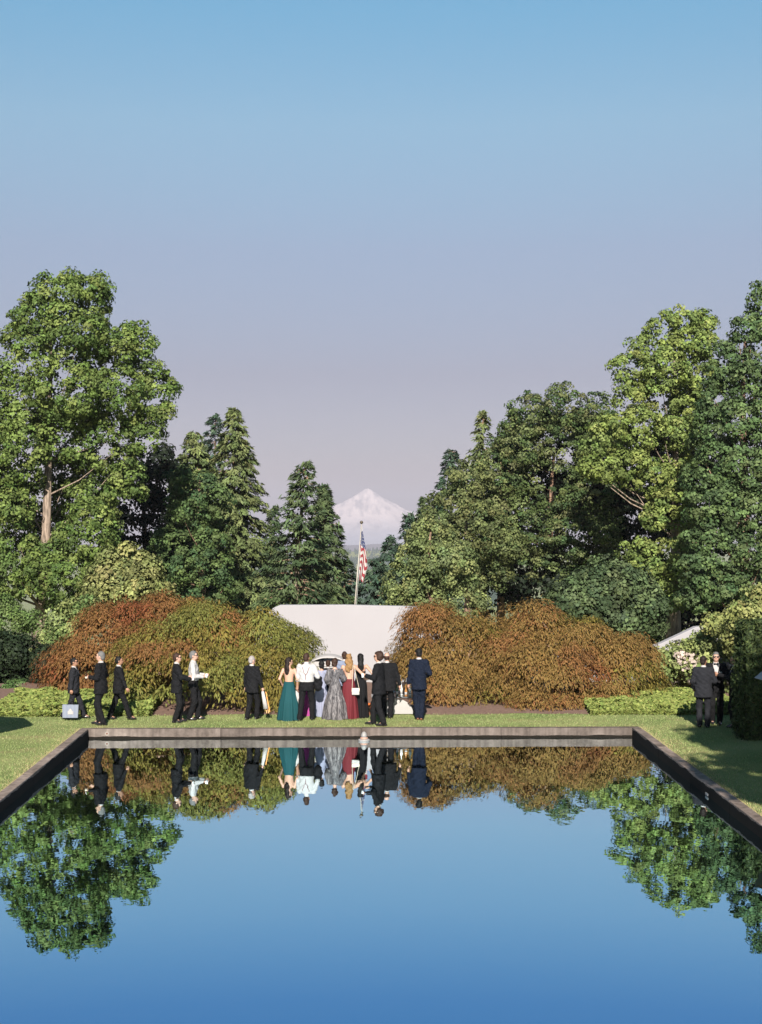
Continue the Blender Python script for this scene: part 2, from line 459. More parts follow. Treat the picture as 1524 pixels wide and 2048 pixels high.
def far_woods():
    # conifer woods on the ridge beyond the valley: one mass
    N = 7500
    y = rng.uniform(1900, 6250, N); x = rng.uniform(-.07, .10, N)*y
    z = terrain_z(y) + np.clip((y-300)/800, 0, 1)*(18*np.sin(x*0.0021+1.0) + 11*np.sin(x*0.0057+y*0.003))*np.where((y > 5000) & (y < 7000), .35, 1.0) - 3
    keep = (vnoise(x*0.006, y*0.004, 5) > 0.22) | (y > 5950)
    x, y, z = x[keep], y[keep], z[keep]; N = len(x)
    h = rng.uniform(11, 24, N); r = h*rng.uniform(.2, .32, N)
    V = []; F = []
    k = 5
    a = np.arange(k)*2*np.pi/k
    ring = np.stack([x[:, None]+r[:, None]*np.cos(a), y[:, None]+r[:, None]*np.sin(a), np.repeat(z[:, None], k, 1)], -1)
    top = np.stack([x, y, z+h], -1)[:, None]
    V = np.concatenate([ring, top], 1).reshape(-1, 3)
    base = (np.arange(N)*(k+1))[:, None]
    F = np.concatenate([np.stack([base[:, 0]+i, base[:, 0]+(i+1) % k, base[:, 0]+k], -1) for i in range(k)])
    tag(mesh_np('far_woods', V, F, plain('far_fir', (0.03, 0.05, 0.035), 0.9, 0.1)), 'hazy blue woods on the ridge below the mountain', 'woods', kind='stuff')
far_woods()

def haze():
    b = MB(); b.box(-15000, 15000, -200, 28500, -460, 440)
    m = bpy.data.materials.new('haze_air'); m.use_nodes = True
    n, l = m.node_tree.nodes, m.node_tree.links
    n.remove(n['Principled BSDF'])
    pv = n.new('ShaderNodeVolumePrincipled')
    pv.inputs['Color'].default_value = (0.51, 0.493, 0.575, 1)
    pv.inputs['Density'].default_value = 9.5e-5
    pv.inputs['Anisotropy'].default_value = 0.0
    l.new(pv.outputs[0], n['Material Output'].inputs['Volume'])
    o = b.build('haze', m)
    tag(o, 'thin pale summer haze over the distance', 'haze', kind='stuff')
haze()

# ------------------------------------------------------------------ foliage
def unit(a):
    return a / np.maximum(1e-9, np.linalg.norm(a, axis=-1, keepdims=True))
def rand_unit(n):
    return unit(rng.normal(size=(n, 3)))
def leaf_mesh(name, C, N, A, L, W, col, mat, parent, fold=0.25):
    """C centres, N leaf normals, A leaf axes, L lengths, W widths, col colours"""
    A = unit(A - N*np.sum(A*N, -1, keepdims=True)); S = np.cross(N, A)
    L = np.broadcast_to(L, (len(C),))[:, None]; W = np.broadcast_to(W, (len(C),))[:, None]
    V = np.stack([C - A*L*.5, C + S*W*.5 + N*W*fold - A*L*.08, C + A*L*.5, C - S*W*.5 + N*W*fold - A*L*.08], 1).reshape(-1, 3)
    F = np.arange(len(C)*4).reshape(-1, 4)
    return mesh_np(name, V, F, mat, parent, col=np.repeat(col, 4, 0))
def pick_color(n, cols, weights=None, jitter=0.22):
    cols = np.asarray(cols, float)
    i = rng.choice(len(cols), n, p=None if weights is None else np.asarray(weights)/sum(weights))
    c = cols[i]
    return np.clip(c * (1 + rng.uniform(-jitter, jitter, (n, 1))) * (1 + rng.uniform(-.06, .06, (n, 3))), 0, 1)
def lobes_px(items, D):
    """(px, py, rx, ry[, depth offset[, depth radius]]) -> world ellipsoids"""
    out = []
    for it in items:
        px, py, rx, ry = it[:4]
        off = it[4] if len(it) > 4 else rng.uniform(-1.0, 1.0)
        d = D + off; m = d/FPX
        c = P(px, py, d)
        ryd = it[5] if len(it) > 5 else (rx+ry)*.5*m
        out.append((c.x, c.y, c.z, rx*m, ryd, ry*m))
    return np.array(out)
def clump_points(lobes, spacing, back=0.35, inner=0.12, exclude=0.80, sat=0):
    """clump centres spread over the outer surface of a union of ellipsoids"""
    if sat:
        extra = []
        for L in lobes:
            for u in rand_unit(sat):
                if u[1] > .5: u[1] *= -1
                q = rng.uniform(.30, .48)
                extra.append(np.r_[L[:3]+u*L[3:]*rng.uniform(.82, 1.0), L[3:]*q])
        lobes = np.concatenate([lobes, np.array(extra)])
    c, r = lobes[:, :3], lobes[:, 3:]
    pts = []; nrm = []
    for i in range(len(lobes)):
        area = 4*math.pi*((r[i, 0]*r[i, 1])**1.6/3+(r[i, 0]*r[i, 2])**1.6/3+(r[i, 1]*r[i, 2])**1.6/3)**(1/1.6)
        n = int(area/(spacing**2))+2
        u = rand_unit(n)
        f = 1 - inner*2*rng.random((n, 1))**1.5 + .05*rng.normal(size=(n, 1))
        p = c[i] + u*r[i]*f
        q = np.min(np.concatenate([np.linalg.norm((p[:, None]-c[None])/r[None], axis=-1)[:, [j for j in range(len(lobes)) if j != i]], np.full((n, 1), 9.)], 1), 1)
        ok = q > exclude
        ok &= (u[:, 1] < 0.25) | (rng.random(n) < back)
        pts.append(p[ok]); nrm.append(unit(u/r[i])[ok])
    return np.concatenate(pts), np.concatenate(nrm)
def limbs(pts, base, top, r0, mat, parent, n_limb=14, name='limb'):
    """trunk as a bent tapered tube and limbs that run out into the crown"""
    base, top = Vector(base), Vector(top)
    k = 7; ax = []
    for i in range(k+1):
        t = i/k
        p = base.lerp(top, t) + Vector((math.sin(t*5+base.x)*.12, math.cos(t*4+base.y)*.12, 0))*(1 if 0 < i < k else 0)
        ax.append(p)
    rad = [r0*(1-.85*i/k) for i in range(k+1)]; rad[0] *= 1.3
    MB().tube(ax, rad, 10).build('trunk', mat, parent, True)
    sel = rng.choice(len(pts), min(n_limb, len(pts)), replace=False)
    mb = MB()
    for s in sel:
        e = Vector(pts[s])
        f = (e.z-base.z)/(top.z-base.z)-.12-.1*random.random()
        f = min(.93, max(.12, f))
        st = base.lerp(top, f)
        mid = st.lerp(e, .5) + Vector((0, 0, -.06*(e-st).length))
        rr = r0*(1-.8*f)*.24
        mb.tube([st, mid, e], [rr, rr*.6, rr*.2], 5, False)
    mb.build(name, mat, parent, True)['kind'] = 'stuff'
def broadleaf(name, label, lobes, base, top, r0, cols, spacing=0.75, clump=0.62, per=120, leaf=0.2, weights=None,
              mat=None, bark=None, back=0.35, group=None, cat='tree', n_limb=14, up=0.55, flat=0.85, droop=0.0, jitter=0.30, inner=.14, sat=3):
    t = thing(name, label, cat, base, group=group)
    org = np.array(base)
    cp, cn = clump_points(lobes, spacing, back, inner, sat=sat)
    n = len(cp)
    size = clump*rng.uniform(.65, 1.35, n)
    ccol = pick_color(n, cols, weights, .26)
    idx = np.repeat(np.arange(n), per)
    u = rand_unit(len(idx))
    # most leaves on the upper, outer shell of each clump
    bias = unit(cn*.7 + np.array([0, 0, up]))
    u = unit(u + bias[idx]*.55)
    rad = size[idx][:, None]*(1.08-.6*rng.random((len(idx), 1))**1.5)
    off = u*rad*np.array([1, 1, flat])
    off[:, 2] -= droop*np.hypot(off[:, 0], off[:, 1])**2
    C = cp[idx] + off - org
    N = unit(u + cn[idx]*.5 + np.array([0, 0, .1]) + rng.normal(scale=.6, size=(len(idx), 3)))
    A = rng.normal(size=(len(idx), 3)) + np.array([0, 0, -.6]) + u*.5
    sz = leaf*rng.uniform(.65, 1.3, len(idx))
    col = np.clip(ccol[idx]*(1+rng.uniform(-jitter, jitter, (len(idx), 1))), 0, 1)
    if r0 > 0:
        tl = np.array(top)-org
        limbs(cp-org, (0, 0, 0), tl, r0, bark or M['bark_brown'], t, n_limb)
    leaf_mesh('crown', C, N, A, sz, sz*.75, col, mat or M['leaf'], t)
    return t
def conifer(name, label, apex, D, foot_y, half_px, cols, n_branch=200, hang=0.3, r0=0.35, spray=0.42, wide=0.11, power=0.85, lean=0.0,
            group=None, sparse=1.0, lowest=1.0, droop=0.18, weights=None, bark=None, trunk_px=None, irregular=0.3, uptip=0.0, back=0.45, dens=1.0, ground=None, branch_list=None):
    """apex = pixel of the tip, foot_y = pixel row where its foliage stops, half_px = half width there"""
    top = P(*apex, D); mpp = D/FPX
    gz = float(terrain_z(D)) if ground is None else ground
    H = (foot_y-apex[1])*mpp; Rm = half_px*mpp
    basep = Vector((top.x + lean, D, gz))
    if trunk_px is not None: basep.x = P(trunk_px, foot_y, D).x
    t = thing(name, label, 'tree', basep, group=group)
    tl = top - basep
    axis = lambda z: Vector((tl.x*(z-0)/tl.z, tl.y*(z)/tl.z, z))
    k = 6
    MB().tube([axis(tl.z*i/k) for i in range(k+1)], [r0*(1-i/k)**1.15+.015 for i in range(k+1)], 9).build('trunk', bark or M['bark_brown'], t, True)
    C = []; N = []; A = []; L = []; BC = []
    bm = MB()
    for i in range(n_branch):
        tt = ((i+rng.random())/n_branch)**1.05
        az = rng.uniform(0, 2*math.pi)
        if math.sin(az) > .35 and rng.random() > back: continue
        ln = Rm*(tt**power)*rng.uniform(1-irregular, 1+irregular*.6) + .30
        z0 = tl.z - tt*H*lowest
        o = np.array(axis(z0)); d = np.array([math.cos(az), math.sin(az), 0.0])
        rise = 0.25*(1-tt) - .05
        n = max(16, int(ln/0.062*dens))
        s = np.sqrt(rng.random(n))*1.0
        lat = rng.normal(scale=.20, size=n)*(1.15-s)*ln*.9
        side = np.array([-d[1], d[0], 0])
        drop = rise*s*ln - droop*(s*ln)**2/max(1., ln)*1.2 + uptip*np.maximum(0, s-.7)*ln
        c = o + d*(s*ln)[:, None] + side*lat[:, None]
        c[:, 2] += drop - np.abs(lat)*.3 + rng.normal(scale=.06, size=n)
        a = d*.9 + side*(np.sign(lat)*.55)[:, None] + np.array([0, 0, -hang]) + rng.normal(scale=.3, size=(n, 3))
        nn = np.array([0, 0, .8]) + d*.45 + rng.normal(scale=.4, size=(n, 3))
        C.append(c); A.append(a); N.append(nn)
        bc = pick_color(1, cols, weights, .2)
        BC.append(np.repeat(bc, n, 0))
        if i % 3 == 0:
            e = d*ln*.85; e[2] = rise*.85*ln - droop*(.85*ln)**2/max(1., ln)*1.2
            bm.tube([o, o+e*.5+np.array([0, 0, .04*ln]), o+e], [.05+.01*ln, .035, .012], 4, False)
    C = np.concatenate(C); N = unit(np.concatenate(N)); A = np.concatenate(A); BC = np.concatenate(BC)
    col = np.clip(BC*(1+rng.uniform(-.25, .25, (len(C), 1))), 0, 1)
    sz = spray*rng.uniform(.6, 1.35, len(C))
    bm.build('branches', M['bark_brown'], t, False)['kind'] = 'stuff'
    leaf_mesh('crown', C, N, A, sz, sz*wide/0.42*1.0*rng.uniform(.7, 1.3, len(C)), col, M['needle'], t, fold=.15)
    return t
# ------------------------------------------------------------------ trees (far to near)
GREEN = [(0.092, 0.132, 0.036), (0.125, 0.162, 0.048), (0.062, 0.096, 0.028)]
def base_at(px, D):
    p = P(px, 1200, D); return (p.x, D, float(terrain_z(D)))

# conifers closing the view on both sides of the mountain
FIR_BLUE = [(0.035, 0.060, 0.040), (0.050, 0.078, 0.050), (0.028, 0.045, 0.034)]
FIR = [(0.055, 0.078, 0.036), (0.075, 0.100, 0.045), (0.040, 0.060, 0.030)]
CEDAR = [(0.100, 0.125, 0.050), (0.130, 0.150, 0.060), (0.075, 0.095, 0.040)]
conifer('fir_tree', 'dark blue fir with narrow tip behind the tall cedar', (430, 832), 118, 1230, 86, FIR_BLUE, 300, spray=.5, irregular=.45, power=.7)
conifer('cedar_tree', 'tallest pointed green cedar left of the mountain', (468, 820), 104, 1245, 108, CEDAR, 680, hang=.9, spray=.40, wide=.15, droop=.28, irregular=.26, dens=1.4, power=.72)
conifer('cedar_tree', 'broad olive cedar with blunt tip left of the tallest cedar', (388, 868), 108, 1230, 86, CEDAR, 480, hang=.7, spray=.45, wide=.14, irregular=.35, dens=1.4, power=.6)
conifer('fir_tree', 'small feathery fir top between cedar and pine', (548, 1015), 112, 1230, 44, FIR, 200, spray=.45, irregular=.4)
conifer('pine_tree', 'ragged spruce with bare leaning lower trunk left of the flagpole', (611, 927), 86, 1200, 76, FIR, 260, hang=.45, spray=.42, irregular=.5, droop=.10, power=.7, trunk_px=580, uptip=.25, r0=.34, bark=M['bark_grey'], dens=1.3)
conifer('fir_tree', 'dense dark fir nearest the flagpole on its left', (648, 975), 93, 1235, 72, FIR, 360, spray=.45, irregular=.3, dens=1.5)
conifer('fir_tree', 'low bushy fir half hidden behind the flag', (690, 1130), 98, 1225, 34, FIR_BLUE, 110, spray=.45, power=.5, dens=1.3)
conifer('fir_tree', 'low dark fir just right of the flagpole', (752, 1120), 100, 1228, 40, FIR_BLUE, 150, spray=.45, power=.55, dens=1.3)
conifer('fir_tree', 'small blue fir right of the flag below the mountain', (782, 1075), 112, 1230, 40, FIR_BLUE, 150, spray=.48, power=.7, dens=1.3)
conifer('fir_tree', 'mid-height fir where the mountain slope meets the right trees', (818, 1030), 110, 1230, 48, FIR_BLUE, 190, spray=.48, power=.75, dens=1.3)
conifer('fir_tree', 'grey green fir left of the blue fir on the right', (849, 998), 107, 1230, 50, FIR, 200, spray=.48, dens=1.3)
conifer('fir_tree', 'pointed blue fir below the tufted pine', (881, 958), 116, 1230, 55, FIR_BLUE, 220, spray=.5, irregular=.35, dens=1.3)
conifer('pine_tree', 'slender far pine with a tuft on a bare stem', (902, 902), 128, 952, 17, FIR_BLUE, 60, spray=.5, power=.5, r0=.28, bark=M['bark_grey'], dens=1.6, back=.8)
conifer('cedar_tree', 'open pointed cedar rising behind the beech', (966, 825), 100, 1100, 66, CEDAR, 200, hang=.7, spray=.45, wide=.12, irregular=.45, dens=1.2)
conifer('cedar_tree', 'shorter thin cedar tip beside the pointed cedar', (1002, 872), 101, 1100, 34, CEDAR, 90, hang=.7, spray=.45, wide=.12, irregular=.4)

# broad trees on the left
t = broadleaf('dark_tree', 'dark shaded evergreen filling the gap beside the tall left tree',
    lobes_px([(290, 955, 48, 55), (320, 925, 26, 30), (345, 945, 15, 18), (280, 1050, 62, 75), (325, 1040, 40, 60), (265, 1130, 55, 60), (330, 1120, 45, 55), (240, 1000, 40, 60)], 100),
    base_at(290, 100), tuple(P(290, 940, 100)), .4, [(0.008, 0.012, 0.008), (0.013, 0.018, 0.011)], spacing=.85, clump=.6, per=50, leaf=.28)  # near-black leaf colour: the tall tree's shade put into the foliage
t = broadleaf('leafy_tree', 'mid green tree in front of the cedars on the left',
    lobes_px([(385, 975, 42, 36), (412, 1005, 44, 40), (375, 1030, 45, 45), (415, 1075, 50, 45), (360, 1110, 55, 50), (410, 1140, 55, 45), (330, 1165, 45, 40), (400, 1180, 70, 40)], 93),
    base_at(400, 93), tuple(P(400, 960, 93)), .35, [(0.060, 0.090, 0.034), (0.080, 0.115, 0.042), (0.045, 0.078, 0.034)], spacing=.66, clump=.42, per=56, leaf=.19)
broadleaf('tulip_tree', 'tall bright green tree with pale trunk at the left edge',
    lobes_px([(128, 595, 62, 48, 0), (180, 600, 38, 42, 1), (75, 640, 45, 45, .5), (62, 705, 58, 60, -.5), (150, 680, 78, 62, -1), (235, 695, 58, 48, .3), (280, 690, 26, 34, 0),
              (45, 800, 66, 70, 0), (135, 780, 80, 66, -1.5), (230, 790, 66, 58, -.6), (315, 780, 36, 44, .4), (325, 830, 22, 26, 0), (290, 870, 38, 46, .4),
              (40, 905, 62, 66, -1), (130, 875, 66, 50, .6), (215, 880, 55, 58, 0), (250, 945, 36, 48, .8), (-40, 860, 60, 160, 0), (-30, 1080, 60, 110, 0),
              (18, 1020, 48, 60, -1.2), (150, 945, 56, 42, 3), (205, 965, 40, 40, 3), (110, 1010, 36, 40, 3.5), (70, 1000, 50, 56, 3), (100, 1090, 60, 60, 3), (195, 990, 36, 30, .5), (190, 1045, 46, 40, -1), (160, 1085, 54, 46, -2), (205, 1095, 28, 44, -1), (28, 1110, 48, 60, -1.5),
              (122, 1152, 86, 46, -2.2), (22, 1162, 46, 42, -1.5), (185, 1165, 38, 40, -1.5), (150, 1208, 44, 24, -1.6)], 85),
    base_at(76, 85), tuple(P(112, 600, 85)), .38, GREEN, spacing=.62, clump=.40, per=50, leaf=.19, bark=M['bark_grey'], n_limb=30, inner=.2)
# broad trees on the right
broadleaf('beech_tree', 'broad dark green beech with several rounded tops on the right',
    lobes_px([(1062, 828, 34, 42), (1130, 812, 38, 46), (1188, 826, 38, 40), (1035, 890, 48, 46), (1115, 890, 62, 56), (1200, 900, 44, 60), (1000, 945, 50, 46),
              (1095, 970, 70, 58), (1185, 990, 56, 60), (950, 985, 48, 44), (1020, 1020, 60, 46), (1060, 1060, 70, 50), (1160, 1075, 70, 55), (1215, 1050, 34, 52),
              (1110, 1125, 80, 46), (1195, 1120, 44, 46), (985, 1085, 50, 46), (920, 1030, 44, 44), (1110, 930, 95, 90, 3), (1090, 1050, 120, 90, 3), (1190, 960, 50, 90, 3)], 95),
    base_at(1085, 99), tuple(P(1110, 900, 99)), .42, [(0.058, 0.082, 0.030), (0.085, 0.110, 0.040), (0.045, 0.072, 0.030), (0.10, 0.115, 0.05)], spacing=.62, clump=.38, per=46, leaf=.17, bark=M['bark_brown'], flat=.7)
broadleaf('beech_tree', 'olive green tree left of the broad beech',
    lobes_px([(940, 960, 40, 36), (905, 1010, 44, 40), (960, 1050, 50, 44), (880, 1060, 40, 40), (930, 1100, 46, 40), (985, 1130, 36, 40), (1015, 1090, 30, 36), (870, 1110, 40, 36)], 90),
    base_at(930, 93), tuple(P(935, 1000, 93)), .28, [(0.085, 0.100, 0.040), (0.110, 0.125, 0.050), (0.065, 0.085, 0.036)], spacing=.6, clump=.38, per=46, leaf=.17, bark=M['bark_brown'])
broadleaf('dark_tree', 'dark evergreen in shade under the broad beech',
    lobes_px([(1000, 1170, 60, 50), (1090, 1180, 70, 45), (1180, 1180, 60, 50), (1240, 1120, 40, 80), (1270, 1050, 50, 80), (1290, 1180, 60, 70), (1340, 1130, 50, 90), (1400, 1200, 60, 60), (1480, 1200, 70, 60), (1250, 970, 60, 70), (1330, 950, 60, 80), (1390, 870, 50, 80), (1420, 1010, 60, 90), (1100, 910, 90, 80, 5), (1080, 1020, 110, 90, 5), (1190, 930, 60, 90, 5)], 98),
    base_at(1240, 98), tuple(P(1240, 1060, 98)), .3, [(0.008, 0.013, 0.008), (0.014, 0.021, 0.012)], spacing=1.0, clump=.75, per=46, leaf=.34)  # added to back the gaps; near-black leaf colour stands in for shade
broadleaf('cypress_tree', 'pale yellow green cypress with drooping sprays beside the white wall',
    lobes_px([(862, 1075, 40, 36), (835, 1118, 46, 38), (898, 1120, 44, 40), (812, 1160, 42, 36), (868, 1165, 52, 38), (925, 1170, 38, 38), (800, 1200, 36, 26), (860, 1205, 56, 26), (925, 1210, 46, 24)], 80),
    base_at(860, 80), tuple(P(862, 1060, 80)), .3, [(0.120, 0.145, 0.058), (0.150, 0.170, 0.068), (0.090, 0.115, 0.050)], spacing=.56, clump=.36, per=52, leaf=.16, flat=.9, droop=.4)
broadleaf('ginkgo_tree', 'tall light yellow green tree with layered clumps on the right',
    lobes_px([(1362, 642, 40, 28, 0), (1408, 648, 20, 22, .4), (1325, 668, 30, 30, .3), (1385, 690, 40, 36, 0), (1300, 712, 36, 34, -.4), (1262, 745, 36, 36, 0), (1335, 745, 48, 40, -1), (1400, 750, 36, 44, .4),
              (1262, 790, 34, 28, .2), (1320, 800, 40, 30, -.8), (1385, 815, 38, 30, 0), (1225, 862, 50, 28, -1.2), (1200, 895, 34, 26, -1.0), (1285, 862, 46, 34, -1.5), (1350, 868, 44, 30, -.8),
              (1205, 935, 44, 26, -1.2), (1258, 930, 46, 28, -1.5), (1300, 955, 34, 30, -1), (1355, 925, 26, 20, 0), (1345, 1000, 40, 34, -1), (1325, 1035, 36, 26, -1.2), (1378, 1040, 24, 30, -.5),
              (1275, 1100, 32, 18, -1.2), (1330, 1110, 52, 30, -1.4), (1290, 1135, 32, 20, -1.4), (1318, 1168, 26, 20, -1.2), (1360, 1155, 30, 26, -1), (1345, 1205, 26, 12, -1.4)], 87),
    base_at(1346, 87), tuple(P(1352, 660, 87)), .4, [(0.135, 0.175, 0.050), (0.165, 0.200, 0.060), (0.105, 0.145, 0.045)], spacing=.6, clump=.40, per=52, leaf=.19, bark=M['bark_grey'], n_limb=30, flat=.75)
broadleaf('maple_tree', 'tall dense dark green maple at the right edge',
    lobes_px([(1518, 610, 12, 40, 0), (1500, 665, 34, 40, .3), (1540, 700, 50, 70, 0), (1455, 740, 34, 44, .5), (1495, 770, 44, 50, -.6), (1440, 800, 40, 40, 0), (1480, 850, 56, 44, -.8), (1420, 870, 34, 40, .3),
              (1545, 850, 50, 90, 0), (1440, 930, 44, 44, -.8), (1500, 940, 50, 46, -1.2), (1400, 960, 26, 40, 0), (1420, 1010, 46, 38, -1.2), (1490, 1030, 54, 44, -1.6), (1550, 1020, 50, 90, 0),
              (1410, 1080, 44, 36, -1.2), (1470, 1110, 60, 40, -1.8), (1395, 1140, 44, 34, -1.6), (1450, 1180, 60, 36, -1.8), (1520, 1160, 50, 50, -1.5), (1400, 1195, 40, 24, -1.2)], 80),
    base_at(1480, 80), tuple(P(1490, 680, 80)), .45, [(0.064, 0.098, 0.040), (0.086, 0.124, 0.049), (0.046, 0.074, 0.032)], spacing=.62, clump=.42, per=54, leaf=.19, n_limb=30, flat=.7)

# shrubs behind the maples
def shrub(name, label, items, D, cols, per=90, spacing=.4, clump=.34, leaf=.12, base=None, group=None, **kw):
    lb = lobes_px(items, D)
    zlo = float(terrain_z(D))
    bx = float(lb[:, 0].mean()); by = float(lb[:, 1].mean())
    return broadleaf(name, label, lb, (bx, by, zlo), (bx, by, float(lb[:, 2].max())), .09, cols, spacing=spacing, clump=clump, per=per, leaf=leaf,
                     cat='shrub', group=group, n_limb=16, sat=2, **kw)
OLIVE = [(0.120, 0.130, 0.048), (0.150, 0.155, 0.060), (0.095, 0.105, 0.042)]
shrub('yew_shrub', 'feathery olive conifer shrub behind the rust maple on the left', [(245, 1135, 42, 36), (215, 1165, 36, 36), (280, 1160, 36, 34), (255, 1185, 60, 36), (195, 1195, 34, 30), (310, 1180, 24, 26)], 62, OLIVE, per=70, spacing=.42, clump=.34, leaf=.16, flat=1.1, mat=M['needle'])
shrub('yew_shrub', 'large dark feathery yew behind the maple on the right', [(1215, 1165, 60, 40), (1160, 1195, 50, 36), (1260, 1190, 50, 44), (1215, 1215, 70, 44), (1290, 1225, 34, 40), (1145, 1210, 40, 30), (1270, 1250, 50, 34)], 62, [(0.045, 0.065, 0.030), (0.065, 0.088, 0.040), (0.034, 0.05, 0.026)], per=80, spacing=.42, clump=.36, leaf=.17, flat=1.1, mat=M['needle'])
LIME = [(0.130, 0.165, 0.055), (0.165, 0.190, 0.075), (0.100, 0.140, 0.050)]
shrub('rhododendron', 'light green rhododendron between the pale trunk and the rust maple', [(140, 1250, 34, 34), (120, 1285, 36, 36), (165, 1225, 30, 26), (100, 1315, 30, 30)], 52, LIME)
shrub('laurel_shrub', 'green laurel at the foot of the pale trunk', [(14, 1245, 40, 32), (-20, 1230, 40, 40)], 66, [(0.075, 0.115, 0.036), (0.10, 0.145, 0.05)])
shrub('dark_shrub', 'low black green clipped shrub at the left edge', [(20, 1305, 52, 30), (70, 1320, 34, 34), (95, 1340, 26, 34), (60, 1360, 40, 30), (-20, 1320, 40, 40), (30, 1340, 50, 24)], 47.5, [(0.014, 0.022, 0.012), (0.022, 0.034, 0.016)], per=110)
shrub('fern_mound', 'small rounded grass mound before the dark shrub', [(38, 1375, 20, 12), (20, 1382, 16, 9)], 46, [(0.05, 0.09, 0.03), (0.07, 0.11, 0.04)], spacing=.22, clump=.2, leaf=.08)
RHODO = [(0.165, 0.195, 0.070), (0.210, 0.230, 0.095), (0.115, 0.150, 0.055), (0.36, 0.31, 0.28)]
shrub('rhododendron', 'sunlit rhododendron with faded flower heads behind the two men', [(1350, 1328, 40, 34), (1400, 1322, 44, 40), (1330, 1355, 30, 34), (1385, 1358, 46, 34), (1440, 1330, 34, 50), (1436, 1285, 30, 28), (1318, 1306, 18, 20), (1460, 1370, 30, 30), (1405, 1290, 16, 16)], 44.6, RHODO, per=90, spacing=.3, clump=.27, leaf=.11, weights=[4, 4, 3, .8])
shrub('rhododendron', 'taller yellow green rhododendron above the clipped hedge', [(1470, 1245, 36, 30), (1505, 1225, 36, 34), (1545, 1215, 40, 44), (1500, 1265, 44, 36), (1436, 1256, 18, 12)], 42.5, [(0.150, 0.165, 0.06), (0.18, 0.19, 0.07), (0.12, 0.14, 0.05), (.26, .18, .12)], per=90, spacing=.3, clump=.27, leaf=.11, weights=[4, 4, 3, .5])

